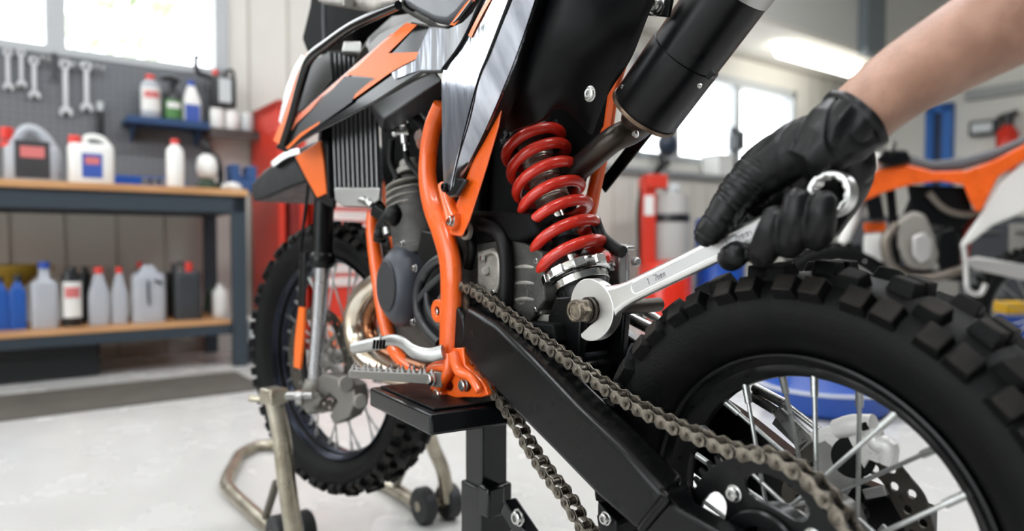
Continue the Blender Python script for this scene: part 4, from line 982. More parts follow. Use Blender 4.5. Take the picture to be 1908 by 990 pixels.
# loose cuff with a wavy rolled edge
mb = MB()
prof_ = [(LC-.004, .0345, .0283, .016), (LC-.001, .0362, .0298, .018), (LC+.0025, .0366, .0302, .018), (LC+.0035, .0350, .0285, .016), (LC+.001, .0325, .0262, .010)]
mb.box_loft([ring_at(z, a, b, am, .6+z*40) for z, a, b, am in prof_], cap=False)
mb.build('glove_cuff', glove_m, arm_o, ang=80)

# ------------------------------------------------------------------ lift under the motorcycle
def BL(p): return V((p[0]*1.0, p[1]*1.0, p[2]*1.0))
lift = empty('motorcycle_lift', BW(V((.53, 0, 0))), BROT, size=.1); tag(lift, 'black steel lift stand with a rectangular top plate carrying the orange motorcycle', 'lift stand')
lift_m = mat('lift_black_paint', (11, 13, 16), .20, .2, rvar=.03, vscale=20)
def lo(x, y, z): return V((x-.53, y, z))
cA = toloc(FL(688, 722, .438)); cB = toloc(FL(802, 772, .438)); cC = toloc(FL(1142, 728, .438))
s0_, s1_ = cC.x, cA.x; 
mb = MB(); mb.prism([lo(cA.x, cA.y, .438), lo(cB.x, cB.y, .438), lo(cC.x, cC.y, .438), lo(cA.x+cC.x-cB.x, cC.y, .438)], (0, 0, -.028)); mb.build('top_plate', lift_m, lift, bevel=.004, seg=3)
mb = MB(); mb.prism([lo(cA.x-.012, cA.y-.012, .438), lo(cB.x+.012, cB.y-.012, .438), lo(cC.x+.012, cC.y+.012, .438), lo(cA.x+cC.x-cB.x-.012, cC.y+.012, .438)], (0, 0, .003)); mb.build('rubber_pad', mat('pad_rubber', (9, 10, 11), .45, spec=.2, bump=.6, bscale=300, rvar=.1), lift, bevel=.001)
cc_ = K(906, 900, -.0); cx_, cy_ = cc_.x, 0
mb = MB(); mb.box(lo(cx_, 0, .33), (.046, .046, .17)); mb.build('upper_column', lift_m, lift, bevel=.003, seg=3)
mb = MB(); mb.box(lo(cx_, 0, .155), (.056, .056, .27)); mb.build('lower_column', lift_m, lift, bevel=.003, seg=3)
mb = MB(); mb.bar(lo(cx_+.2, 0, .018), lo(cx_-.24, 0, .018), .05, .03); mb.bar(lo(cx_, .2, .018), lo(cx_, -.2, .018), .05, .03); mb.box(lo(cx_, 0, .03), (.1, .1, .03)); mb.build('base', lift_m, lift, bevel=.003)
lv0, lv1 = K(955, 955, .02), K(1010, 1010, .02)
mb = MB(); mb.bar(lo(lv0.x+.012, .02, lv0.z+.008), lo(lv1.x, .02, lv1.z-.02), .022, .026); mb.box(lo(cx_-.035, .016, lv0.z), (.03, .03, .045)); lvr = mb.build('release_lever', lift_m, lift, bevel=.004)
lb = K(966, 965, .035); socket_screw(lvr, lo(lb.x, .034, lb.z), .009, 'lever_bolt', .008)
mb = MB(); mb.bar(lo(lv1.x, .02, lv1.z-.02), lo(cx_-.14, .02, .04), .022, .026); mb.build('lever_leg', lift_m, lvr, bevel=.004)

# ------------------------------------------------------------------ paddock stand under the front wheel
zinc = mat('brushed_stand_tube', (186, 180, 164), .32, .9, rgb2=(150, 142, 124), vscale=18, rvar=.08)
topL = BW(KF(510, 745, .165)); botL = FL(552, 1018, .045)
topR = BW(KF(786, 765, -.150)); 
pc = (FL(540, 1015)+FL(790, 950))*.5
ps = empty('paddock_stand', (pc.x, pc.y, 0), size=.1); tag(ps, 'bare metal paddock stand with small black rollers holding up the front wheel', 'paddock stand')
def L3(p): return V((p.x-pc.x, p.y-pc.y, p.z))
mb = MB()
rb = .017
P1, P2, P3, P4, P5, P6 = FL(548, 1030, rb), FL(418, 905, rb), FL(446, 846, rb), FL(505, 830, rb), FL(722, 905, rb), FL(800, 958, rb)
mb.tube([L3(P1), L3(P1.lerp(P2, .5)), L3(P1.lerp(P2, .9)), L3(P2.lerp(P3, .12)), L3(P2.lerp(P3, .6)), L3(P3+(P4-P3)*.1), L3(P4), L3(P4.lerp(P5, .5)), L3(P5), L3(P6)], rb, 18, 5)
mb.build('base_tube', zinc, ps, ang=70)
mb = MB(); mb.tube([L3(topL), L3(topL.lerp(botL, .25)+V((.004, 0, 0))), L3(topL.lerp(botL, .6)), L3(botL)], [.0165, .018, .018, .018], 20); mb.build('left_upright', zinc, ps, ang=70)
mb = MB(); rB = FL(834, 936, .045); mb.tube([L3(topR), L3(D(806, 830, rB.y*.99)), L3(D(826, 880, rB.y)), L3(rB)], .0165, 18); mb.build('right_upright', zinc, ps, ang=70)
mb = MB(); mb.tube([L3(D(515, 900, P1.y*1.07)), L3(FL(492, 975, rb))], .009, 12, smooth=False); mb.build('brace', mat('dull_brace', (104, 100, 92), .5, .7), ps); MB().tube([L3(FL(735, 912, rb)), L3(D(768, 840, rB.y))], .009, 12, smooth=False).build('brace', MC['dull_brace'], ps)
mb = MB(); tp = L3(topL); ex = (topL-BW(KF(510, 742, .10))).normalized(); mb.box(tp+V((0, 0, .008)), (.045, .038, .030), Matrix.Rotation(BROT+SA, 3, 'Z')); mb.cyl(tp+V((-.052, .01, .0)), tp+V((.0, 0, .0)), .0065, n=14); mb.build('height_clamp', zinc, ps, bevel=.003)
axl = L3(BW(KF(583, 740, .112))); mb = MB(); mb.cyl(tp+V((.0, 0, .008)), axl+V((0, 0, .003)), .010, .008, n=16); mb.cyl(axl.lerp(tp, .25), axl.lerp(tp, .42), .016, n=16); mb.build('support_pin', steel, ps, bevel=.001)
mb = MB(); tpr = L3(topR); mb.cyl(tpr, L3(BW(V((FS.x, 0, FS.z))))+(Nf*-.11), .009, n=14); mb.build('support_pin', steel, ps)
rollm = mat('roller_rubber', (30, 31, 33), .6)
for px, py, r in ((790, 975, .042), (836, 966, .042), (566, 1025, .042), (520, 1035, .042)):
    c = FL(px, py, 0); c.z = r; mb = MB(); w_ = V((.8, .6, 0)).normalized()
    mb.lathe([(.008, -.016), (r*.9, -.016), (r, -.011), (r, .011), (r*.9, .016), (.008, .016)], L3(c), w_, 32, closed=True)
    rl = mb.build('roller', rollm, ps, ang=30); mb = MB(); mb.cyl(L3(c)-w_*.018, L3(c)+w_*.018, .012, n=18); mb.build('roller_hub', zinc, rl)
mb = MB(); mb.cyl(L3(FL(790, 975)+V((0, 0, .042))), L3(FL(836, 966)+V((0, 0, .042))), .009, n=14); mb.build('roller_axle', zinc, ps); MB().cyl(L3(FL(566, 1025)+V((0, 0, .042))), L3(FL(520, 1035)+V((0, 0, .042))), .009, n=14).build('roller_axle', zinc, ps)
# ------------------------------------------------------------------ workshop shell
wall_c = mat('cream_wall_panel', (214, 212, 204), .7, var=.04, vscale=2)
tan_c = mat('dim_wall_panel', (150, 146, 134), .75)
floor_m = mat('pale_epoxy_floor', (196, 195, 192), .24, rgb2=(191, 190, 187), vscale=3, rvar=.08, bump=.03, bscale=30)
ceil_m = mat('ceiling_paint', (214, 210, 200), .8)
frame_w = mat('window_frame_grey', (176, 180, 182), .5)
HW = .75
def wbox(mb, k0, k1, h0, h1, z0, z1):
    c = G((k0+k1)/2, (h0+h1)/2, (z0+z1)/2); mb.box(c, (abs(k1-k0), abs(h1-h0), abs(z1-z0)), Matrix.Rotation(WROT, 3, 'Z')); return mb
def structure(o): o['kind'] = 'structure'; return o
kc = 8.6
mb = MB(); wbox(mb, -7, kc+.2, -9.5, HW+.2, -.1, 0); structure(mb.build('floor', floor_m, None))
# left window opening
kwr, _ = WK(424, 60, HW); _, zwb = WK(300, 128, HW); _, zw0 = WK(60, 100, HW); zwb = (zwb+zw0)/2
kL0 = -4.2; zwt = 3.35
k20, _ = WK(1178, 200, HW); k21, _ = WK(1482, 200, HW); _, z2b = WK(1290, 303, HW); _, z2t = WK(1400, 152, HW)
wl = structure(empty('wall_back', G(0, HW, 0)))
o0 = G(0, HW, 0)
def wob(name, m, boxes, kind='structure', bevel=0, parent=None):
    mb = MB()
    for b in boxes: wbox(mb, *b)
    o = mb.build(name, m, parent, bevel=bevel)
    if kind: o['kind'] = kind
    return o
bpy.data.objects.remove(wl)
wob('wall_back', wall_c, [(-7, kc, HW, HW+.2, 0, zwb), (-7, kL0, HW, HW+.2, zwb, 4.6), (kL0, kwr, HW, HW+.2, zwt, 4.6), (kwr, k20, HW, HW+.2, zwb, 4.6),
    (k20, k21, HW, HW+.2, zwb if z2b < zwb else zwb, max(zwb, z2b)), (k20, k21, HW, HW+.2, z2t, 4.6), (k21, kc+.2, HW, HW+.2, zwb, 4.6)])
if z2b < zwb:
    o = bpy.data.objects['wall_back']; bpy.data.objects.remove(o)
    wob('wall_back', wall_c, [(-7, k20, HW, HW+.2, 0, zwb), (k20, k21, HW, HW+.2, 0, z2b), (k21, kc, HW, HW+.2, 0, zwb), (-7, kL0, HW, HW+.2, zwb, 4.6), (kL0, kwr, HW, HW+.2, zwt, 4.6), (kwr, k20, HW, HW+.2, zwb, 4.6),
        (k20, k21, HW, HW+.2, z2t, 4.6), (k21, kc+.2, HW, HW+.2, zwb, 4.6)])
# panel seams on the wall
mb = MB()
for i in range(60):
    k = -6+i*.25
    if k > kwr+.02 and k < kc: wbox(mb, k, k+.012, HW-.006, HW, 0, 1.35 if k20-.1 < k < k21+.1 else 4.2)
    elif k <= kwr: wbox(mb, k, k+.012, HW-.006, HW, 0, .92)
structure(mb.build('trim_1', mat('wall_seam', (178, 174, 164), .7), None))
wob('wall_right', wall_c, [(kc, kc+.2, -9.5, HW+.2, 0, 4.6)])
wob('wall_left', wall_c, [(-7.2, -7, -6.7, HW+.2, 0, .35), (-7.2, -7, -6.7, HW+.2, 4.2, 4.6), (-7.2, -7, -.4, HW+.2, .35, 4.2), (-7.2, -7, -6.7, -6.2, .35, 4.2)])
wob('wall_front', mat('slate_wall', (74, 76, 78), .7), [(-7.2, kc+.2, -6.7, -6.5, 0, 4.6)])
wob('ceiling', ceil_m, [(-7, kc+.2, -6.5, HW+.2, 4.5, 4.6)])
# soffit over the far windows with the upper wall above it and its column
kso = WK(1150, 100, HW)[0]
wob('ceiling_2', mat('soffit_cream', (208, 204, 194), .8), [(kso, kc, -.12, HW, 2.62, 2.68)])
wob('wall_upper', mat('upper_panel', (196, 196, 190), .7), [(kso, kc, -.12, -.06, 2.68, 4.5)])
_a = WK(1606, 40, -.16)[0]; _b = WK(1640, 40, -.16)[0]
wob('trim_2', mat('slate_column', (104, 112, 116), .55), [(_a, _b, -.22, -.12, 2.60, 4.5)])
# windows: frame, mullions, panes
glass = bpy.data.materials.new('window_glass'); glass.use_nodes = True
nt = glass.node_tree; nt.nodes.clear(); out_ = nt.nodes.new('ShaderNodeOutputMaterial'); mixs = nt.nodes.new('ShaderNodeMixShader'); tr = nt.nodes.new('ShaderNodeBsdfTransparent'); gs = nt.nodes.new('ShaderNodeBsdfGlossy'); gs.inputs['Roughness'].default_value = .02
mixs.inputs[0].default_value = .06; nt.links.new(tr.outputs[0], mixs.inputs[1]); nt.links.new(gs.outputs[0], mixs.inputs[2]); nt.links.new(mixs.outputs[0], out_.inputs[0])
def window(n, k0, k1, z0, z1, mull, fw_=.07):
    bx = [(k0, k0+fw_, HW-.02, HW+.12, z0, z1), (k1-fw_, k1, HW-.02, HW+.12, z0, z1), (k0, k1, HW-.02, HW+.12, z0, z0+fw_*.6), (k0, k1, HW-.02, HW+.12, z1-fw_, z1)]
    bx += [(k-fw_*.6, k+fw_*.6, HW, HW+.10, z0, z1) for k in mull]
    w = wob('window_%d' % n, frame_w, bx, bevel=.004)
    p = wob('window_pane', glass, [(k0, k1, HW+.05, HW+.056, z0, z1)], kind=None, parent=w); p['kind'] = 'structure'
def wframe(n, boxes, pane):
    w_ = wob('window_%d' % n, frame_w, boxes, bevel=.004); p_ = wob('window_pane', glass, [pane], kind=None, parent=w_); p_['kind'] = 'structure'
wframe(3, [(-7.12, -7.02, a, a+.10, .35, 4.2) for a in (-6.2, -4.3, -2.4, -.5)]+[(-7.12, -7.02, -6.2, -.4, z, z+.08) for z in (.35, 4.12)], (-7.07, -7.06, -6.2, -.4, .35, 4.2))  # unseen left-wall window, added so the side panels have something bright to reflect
0 and wframe(4, [(a, a+.1, -6.66, -6.54, 1.3, 3.6) for a in (-5, -3, -1.1)]+[(-5, -1, -6.66, -6.54, z, z+.08) for z in (1.3, 3.52)], (-5, -1, -6.61, -6.60, 1.3, 3.6))
0 and wframe(5, [(a, a+.1, -6.66, -6.54, 1.3, 3.6) for a in (2, 4, 5.9)]+[(2, 6, -6.66, -6.54, z, z+.08) for z in (1.3, 3.52)], (2, 6, -6.61, -6.60, 1.3, 3.6))
kmu = WK(104, 50, HW)[0]
window(1, kL0, kwr, zwb, zwt, [kmu, kmu-1.5, kmu-3.0], .08)
window(2, k20, k21, z2b, z2t, [WK(1260, 220, HW)[0], WK(1375, 220, HW)[0]], .09)
# trees outside the left window
tree_m = mat('pale_foliage', (168, 180, 150), .8, rgb2=(190, 200, 172), vscale=1.5)
bark = mat('tree_bark', (110, 100, 88), .8)
random.seed(11)
def tree(k, h, zt, r, lab):
    p = G(k, h, 0); t = empty('tree', p); tag(t, lab, 'tree', 'trees outside the window')
    mb = MB(); mb.tube([(0, 0, 0), (.1, 0, zt*.4), (0, .1, zt*.8)], [.18, .13, .06], 10); mb.build('trunk', bark, t)
    mb = MB()
    for i in range(420):
        a = random.uniform(0, 2*PI); q = random.uniform(-1, 1); rr = r*random.uniform(.35, 1)
        c = V((rr*math.cos(a)*math.sqrt(1-q*q), rr*math.sin(a)*math.sqrt(1-q*q), zt+rr*q*.8)); s_ = random.uniform(.10, .22)
        n1 = V((random.uniform(-1, 1), random.uniform(-1, 1), random.uniform(-1, 1))).normalized(); x = n1.orthogonal().normalized()*s_; y = n1.cross(x)*.8
        mb.add([c-x, c-y*.5, c+x, c+y*.5, c+n1*.02], [(0, 1, 4), (1, 2, 4), (2, 3, 4), (3, 0, 4)])
    f = mb.build('foliage', tree_m, t); f['kind'] = 'stuff'
tree(-1.9, 6.5, 4.2, 1.2, 'pale green tree outside the left window, seen left of its mullion')
tree(.6, 7.5, 4.1, 1.2, 'pale green tree outside the left window, seen right of its mullion')
# pegboard with holes
peg = mat('pegboard_grey', (106, 110, 114), .6)
b_ = peg.node_tree.nodes['Principled BSDF']; nt = peg.node_tree
tcn = nt.nodes.new('ShaderNodeTexCoord'); mpn = nt.nodes.new('ShaderNodeMapping'); mpn.inputs['Rotation'].default_value = (0, 0, 0); mpn.inputs['Scale'].default_value = (28, 28, 28)
fr_ = nt.nodes.new('ShaderNodeVectorMath'); fr_.operation = 'FRACTION'; sb_ = nt.nodes.new('ShaderNodeVectorMath'); sb_.operation = 'SUBTRACT'; sb_.inputs[1].default_value = (.5, .5, .5)
mu_ = nt.nodes.new('ShaderNodeVectorMath'); mu_.operation = 'MULTIPLY'; mu_.inputs[1].default_value = (1, 0, 1); ln_ = nt.nodes.new('ShaderNodeVectorMath'); ln_.operation = 'LENGTH'
lt_ = nt.nodes.new('ShaderNodeMath'); lt_.operation = 'LESS_THAN'; lt_.inputs[1].default_value = .12; mxn = nt.nodes.new('ShaderNodeMix'); mxn.data_type = 'RGBA'
mxn.inputs['A'].default_value = (*lin((106, 110, 114)), 1); mxn.inputs['B'].default_value = (*lin((40, 42, 44)), 1)
for a, b in ((tcn.outputs['Object'], mpn.inputs[0]), (mpn.outputs[0], fr_.inputs[0]), (fr_.outputs[0], sb_.inputs[0]), (sb_.outputs[0], mu_.inputs[0]), (mu_.outputs[0], ln_.inputs[0]), (ln_.outputs['Value'], lt_.inputs[0]), (lt_.outputs[0], mxn.inputs['Factor']), (mxn.outputs['Result'], b_.inputs['Base Color'])): nt.links.new(a, b)
kpr = WK(392, 250, HW-.04)[0]
mb = MB(); kp0 = -5; mb.box(V(((kp0+kpr)/2, 0, (.93+zwb)/2)), (kpr-kp0, .02, zwb-.93-.01)); 
po = mb.build('pegboard', peg, None, bevel=.002); po.location = G(0, HW-.02, 0); po.rotation_euler = (0, 0, WROT); tag(po, 'grey perforated tool board on the wall under the left window', 'pegboard')

def wthing(name, k, h, z, label=None, cat=None, group=None, rz=0):
    o = empty(name, G(k, h, z), WROT+rz); tag(o, label, cat, group); return o
# ------------------------------------------------------------------ workbench
wood = mat('beech_worktop', (196, 150, 104), .45, rgb2=(176, 128, 84), vscale=3, stretch=(1, 8, 8), rvar=.06)
steel_b = mat('slate_blue_steel', (46, 56, 64), .45)
_, zt1 = WK(225, 338, 0); zt1 = sum(WK(x, y, 0)[1] for x, y in ((10, 334), (225, 343), (440, 353)))/3
zs = sum(WK(x, y, 0.02)[1] for x, y in ((10, 622), (225, 610), (425, 598)))/3
wb = wthing('workbench', -1.5, 0, 0, 'long workbench with a wooden top and lower shelf on a slate steel frame', 'workbench')
def lb_(mb, k0, k1, h0, h1, z0, z1): mb.box(V(((k0+k1)/2+1.5, (h0+h1)/2, (z0+z1)/2)), (k1-k0, h1-h0, z1-z0)); return mb
kend = .02
lb_(MB(), -4.2, kend, -.02, .68, zt1-.035, zt1).build('worktop', wood, wb, bevel=.004)
mb = MB(); lb_(mb, -4.2, kend-.01, 0, .05, zt1-.125, zt1-.035); lb_(mb, -4.2, kend-.01, .60, .65, zt1-.125, zt1-.035); lb_(mb, kend-.07, kend-.01, 0, .65, zt1-.125, zt1-.035); mb.build('apron_frame', steel_b, wb, bevel=.003)
for k, h in ((kend-.075, 0), (kend-.075, .60), (-4.1, 0), (-4.1, .60)): lb_(MB(), k, k+.07, h, h+.05, 0, zt1-.036).build('leg', steel_b, wb, bevel=.003)
mb = MB(); lb_(mb, -4.2, kend-.08, .03, .60, zs-.022, zs); mb.build('lower_shelf', wood, wb, bevel=.003)
mb = MB(); lb_(mb, -4.2, kend-.076, .035, .08, zs-.075, zs-.023); lb_(mb, -4.2, kend-.076, .55, .60, zs-.075, zs-.023); mb.build('shelf_rail', steel_b, wb, bevel=.003)

# ------------------------------------------------------------------ bottles and cans
PL = {n: mat(n, c, r) for n, c, r in (('silver_plastic', (168, 172, 178), .35), ('white_plastic', (226, 226, 222), .4), ('black_can_plastic', (26, 28, 30), .35), ('blue_plastic', (28, 80, 160), .35), ('red_cap', (206, 46, 34), .4), ('blue_cap', (30, 70, 160), .4), ('charcoal_can', (52, 56, 60), .4), ('green_label', (70, 120, 60), .5), ('blue_label', (50, 80, 160), .5), ('pink_label', (200, 110, 108), .5), ('white_label', (220, 220, 216), .5), ('dark_label', (50, 50, 52), .5), ('yellow_plastic', (150, 122, 40), .5), ('clear_grey', (190, 196, 196), .3))}
def sec_body(mb, secs, n=28, e=.45):
    rings = []
    for z, hw, hd, ox in secs:
        r = []
        for i in range(n):
            a = 2*PI*i/n; c, s_ = math.cos(a), math.sin(a)
            r.append(V((ox+hw*math.copysign(abs(c)**e, c), hd*math.copysign(abs(s_)**e, s_), z)))
        rings.append(r)
    return mb.box_loft(rings)
SHAPES = {
 'quart': [(0, .94, .9, 0), (.03, 1, 1, 0), (.60, 1, 1, 0), (.70, .92, .95, 0), (.80, .58, .75, 0), (.86, .36, .5, 0), (.90, .34, .48, 0)],
 'round': [(0, .92, .92, 0), (.03, 1, 1, 0), (.74, 1, 1, 0), (.82, .82, .82, 0), (.87, .45, .45, 0), (.91, .42, .42, 0)],
 'taper': [(0, .94, .9, 0), (.03, 1, 1, 0), (.52, 1, 1, 0), (.62, .86, .9, 0), (.84, .48, .6, 0), (.90, .40, .5, 0)],
 'long_neck': [(0, .94, .9, 0), (.03, 1, 1, 0), (.40, .98, 1, 0), (.66, 1, .95, 0), (.70, .8, .9, 0), (.74, .42, .5, 0), (.90, .38, .48, 0)],
 'can': [(0, .96, .96, 0), (.02, 1, 1, 0), (.82, 1, 1, 0), (.88, .94, .94, 0), (.90, .5, .5, 0)],
 'jerry': [(0, .97, .95, 0), (.03, 1, 1, 0), (.74, 1, 1, 0), (.80, .97, .97, 0), (.83, .90, .9, 0)],
}
def bottle(px, yt, yb, wpx, h, shape, body, cap, label, group, labm=None, labbox=(.15, .55, .8), lab2=None, rnd=False, name='bottle', cat='bottle', capoff=0, capw=None, zb=None):
    k, z0 = WK(px, yb, h); _, z1 = WK(px, yt, h); w = WK(px+wpx/2, yb, h)[0]-WK(px-wpx/2, yb, h)[0]
    if zb is not None: z0 = zb
    H = z1-z0; hw = w/2; hd = hw*(1 if shape in ('round', 'can') else .62)
    o = wthing(name, k, h, z0, label, cat, group)
    mb = MB(); sec_body(mb, [(z*H, a*hw, b*hd, ox*hw) for z, a, b, ox in SHAPES[shape]], 28, 1.0 if shape in ('round', 'can') else .5)
    mb.build('body', PL[body], o, bevel=0, ang=50)
    if cap:
        cw = (capw or {'quart': .36, 'round': .48, 'taper': .44, 'long_neck': .44, 'can': .55, 'jerry': .22}[shape])*hw
        zc = SHAPES[shape][-1][0]*H
        mb = MB(); mb.lathe([(cw, -.01*H), (cw, (H-zc)*.8), (cw*.85, H-zc)], (capoff*hw, 0, zc), (0, 0, 1), 24); mb.build('cap', PL[cap], o, bevel=.001)
    if labm:
        a, b, wd = labbox; sc_ = 1.015 if shape in ('round', 'can') else 1.0
        mb = MB()
        if shape in ('round', 'can'):
            def arcp(z, f0, f1, r): return [V((r*math.sin(t), -r*math.cos(t), z)) for t in [f0+(f1-f0)*i/12 for i in range(13)]]
            mb.loft([arcp(a*H, -1.2, 1.2, hw*1.015), arcp(b*H, -1.2, 1.2, hw*1.015)], 14, 1)
        else: mb.box((0, -hd*1.0, (a+b)/2*H), (2*hw*wd, .004, (b-a)*H))
        lo_ = mb.build('label', PL[labm], o)
        if lab2:
            mb = MB()
            if shape in ('round', 'can'): mb.loft([arcp((a+(b-a)*.55)*H, -.8, .8, hw*1.03), arcp((a+(b-a)*.85)*H, -.8, .8, hw*1.03)], 14, 1)
            else: mb.box((0, -hd*1.0-.002, (a+(b-a)*.7)*H), (2*hw*wd*.7, .004, (b-a)*.3*H))
            mb.build('label_print', PL[lab2], lo_)
    return o, H, hw, hd
gs_ = 'bottles and cans on the lower bench shelf'
hs = .22
bottle(3, 515, 620, 30, hs, 'quart', 'blue_plastic', 'black_can_plastic', 'blue oil bottle cut by the left edge, on the lower shelf', gs_, zb=zs)
bottle(34, 512, 616, 34, hs, 'quart', 'blue_plastic', 'black_can_plastic', 'blue oil bottle with dark cap beside the grey bottle with blue cap', gs_, zb=zs, capw=.5)
bottle(84, 487, 614, 52, hs, 'long_neck', 'silver_plastic', 'blue_cap', 'wide silver bottle with a blue cap on the lower shelf', gs_, zb=zs)
bottle(135, 497, 612, 38, hs, 'can', 'black_can_plastic', 'black_can_plastic', 'black can with pink and white label on the lower shelf', gs_, 'white_label', (.15, .75, .8), 'pink_label', zb=zs)
bottle(185, 498, 610, 40, hs, 'taper', 'silver_plastic', 'red_cap', 'silver bottle with red cap, left and wider of the red-capped pair', gs_, zb=zs)
bottle(223, 498, 606, 30, hs, 'taper', 'silver_plastic', 'red_cap', 'silver bottle with red cap, right and narrower of the red-capped pair', gs_, zb=zs)
o, H, hw, hd = bottle(277, 492, 603, 62, hs, 'jerry', 'silver_plastic', None, 'big silver jug with moulded grip on the lower shelf', gs_, zb=zs, name='oil_jug', cat='jug')
mb = MB(); sec_body(mb, [(.80*H, hw*.75, hd*.7, 0), (.92*H, hw*.45, hd*.6, 0), (.98*H, hw*.28, hd*.5, 0)]); mb.build('shoulder', PL['silver_plastic'], o, ang=50)
mb = MB(); mb.tube([(-.05*hw, -hd*1.02, .30*H), (-.1*hw, -hd*1.04, .5*H), (-.1*hw, -hd*1.02, .72*H)], [(.010, .006), (.014, .006), (.012, .006)], 12); mb.tube([(hw*.3, -hd, .72*H), (hw*.75, -hd, .66*H)], .008, 10); mb.build('grip_recess', PL['charcoal_can'], o)
bottle(262, 488, 600, 26, .40, 'taper', 'black_can_plastic', 'red_cap', 'dark bottle with red cap behind the big silver jug', gs_, zb=zs)
o, H, hw, hd = bottle(350, 488, 600, 50, hs, 'jerry', 'charcoal_can', 'red_cap', 'black canister with a red cap near the right end of the shelf', gs_, zb=zs, name='canister', cat='canister', capoff=.1, capw=.3)
mb = MB(); mb.tube([(-hw*.9, 0, .78*H), (-hw*.8, 0, .95*H), (-hw*.3, 0, .97*H), (-hw*.15, 0, .84*H)], .009, 10); mb.build('handle', PL['charcoal_can'], o)
bottle(322, 490, 600, 22, .45, 'jerry', 'black_can_plastic', 'black_can_plastic', 'black canister standing behind the black canister with red cap', gs_, zb=zs, name='canister', cat='canister')
bottle(160, 497, 606, 22, .42, 'can', 'black_can_plastic', 'black_can_plastic', 'black can behind the silver red-capped bottles', gs_, zb=zs)
bottle(410, 530, 594, 28, .25, 'round', 'white_plastic', 'white_plastic', 'small white bottle at the right end of the lower shelf', gs_, zb=zs)
# green cloth by the small bottle
k, z = WK(398, 548, .32); t_ = wthing('spray_nozzle', k, .32, zs, 'dark green trigger nozzle lying behind the small white bottle', 'nozzle')
mb = MB(); mb.tube([(-.04, 0, .02), (-.03, 0, .11), (0, 0, .15), (.05, 0, .14)], [.02, .014, .016, .010], 12); mb.build('nozzle_body', mat('dark_green_plastic', (40, 60, 42), .5), t_); mb = MB(); mb.tube([(0, 0, .14), (.02, -.01, .09)], .007, 8); mb.build('trigger', PL['black_can_plastic'], t_)
k, z = WK(22, 505, .45); t_ = wthing('funnel', k, .45, zs, 'dull yellow funnel behind the blue bottles', 'funnel')
mb = MB(); mb.lathe([(.02, 0), (.022, .16), (.13, .27), (.135, .30), (.12, .30), (.015, .17)], (0, 0, 0), (0, 0, 1), 28); mb.build('cone', PL['yellow_plastic'], t_); mb = MB(); mb.tube([(.13, 0, .29), (.17, 0, .29), (.17, 0, .26)], .006, 8); mb.build('hanging_tab', PL['yellow_plastic'], t_)
# things on the bench top
gt = 'containers on the workbench top'
o, H, hw, hd = bottle(60, 262, 336, 104, .15, 'jerry', 'silver_plastic', None, 'silver oil jug with a large sloping handle on the bench top', gt, 'dark_label', (.08, .95, .62), 'pink_label', zb=zt1, name='oil_jug', cat='jug')
mb = MB(); mb.tube([(-hw*.75, 0, H*.80), (-hw*.2, 0, H*1.25), (hw*.35, 0, H*1.18), (hw*.85, 0, H*.72), (hw*.9, 0, H*.3)], [.030, .022, .022, .026, .024], 14); mb.build('handle', PL['silver_plastic'], o)
mb = MB(); mb.lathe([(.028, 0), (.028, .05), (.024, .055)], (-hw*.85, 0, H*.98), (0, 0, 1), 20); mb.lathe([(.03, 0), (.024, .14*H)], (-hw*.85, 0, H*.8), (0, 0, 1), 20); mb.build('cap', PL['red_cap'], o)
o, H, hw, hd = bottle(170, 255, 344, 86, .10, 'jerry', 'white_plastic', 'red_cap', 'white square canister with red cap and a red and blue label', gt, 'blue_label', (.12, .62, .44), 'pink_label', zb=zt1, name='canister', cat='canister', capoff=-.68, capw=.27)
mb = MB(); mb.tube([(-hw*.25, 0, H*.80), (-hw*.15, 0, H*.98), (hw*.45, 0, H*.98), (hw*.85, 0, H*.80)], .014, 12); mb.build('handle', PL['white_plastic'], o)
bottle(327, 260, 350, 33, .08, 'round', 'white_plastic', 'red_cap', 'slim white bottle with red cap standing on the bench top', gt, zb=zt1)
k, _ = WK(262, 325, .30); t_ = wthing('socket_tray', k, .30, zt1, 'open blue tool tray with bright sockets on the bench top', 'tool tray')
mb = MB(); mb.box((0, 0, .012), (.40, .16, .02)); mb.box((0, .075, .04), (.40, .012, .07)); mb.box((-.195, 0, .03), (.012, .16, .05)); mb.box((.195, 0, .03), (.012, .16, .05)); mb.build('tray', PL['blue_plastic'], t_, bevel=.003)
for i in range(4):
    mb = MB(); mb.lathe([(.012, 0), (.022, 0), (.022, .035), (.013, .035)], (.02+i*.045, -.02, .023), (0, 0, 1), 16, closed=True); so = mb.build('socket', steel, None)
    so.location = G(k, .30, zt1); so.rotation_euler = (0, 0, WROT); tag(so, 'small bright socket standing in the blue tool tray', 'socket', 'sockets in the blue tray')
# white and black spray gun, blue vise
k, _ = WK(386, 345, .15); t_ = wthing('spray_gun', k, .15, zt1, 'white and black paint spray gun on the right of the bench top', 'spray gun')
mb = MB(); mb.lathe([(.02, 0), (.045, .01), (.055, .06), (.045, .11), (.02, .13)], (0, 0, .06), (0, 0, 1), 22); mb.build('cup', PL['white_plastic'], t_, ang=60)
mb = MB(); mb.tube([(.01, 0, .19), (.0, 0, .23), (-.03, 0, .25)], [.02, .022, .014], 12); mb.tube([(.06, 0, .0), (.07, 0, .08), (.05, 0, .17), (.0, 0, .2)], [.018, .018, .016, .016], 12); mb.build('gun_body', PL['black_can_plastic'], t_); mb = MB(); mb.lathe([(.05, 0), (.055, .02), (.03, .06)], (0, 0, 0), (0, 0, 1), 20); mb.build('stand_ring', mat('dark_green_plastic', (40, 60, 42), .5), t_)
k, _ = WK(455, 345, .22); t_ = wthing('bench_vise', k-.02, .22, zt1, 'blue bench vise at the right end of the workbench', 'vise')
bv = mat('vise_blue', (44, 76, 124), .45)
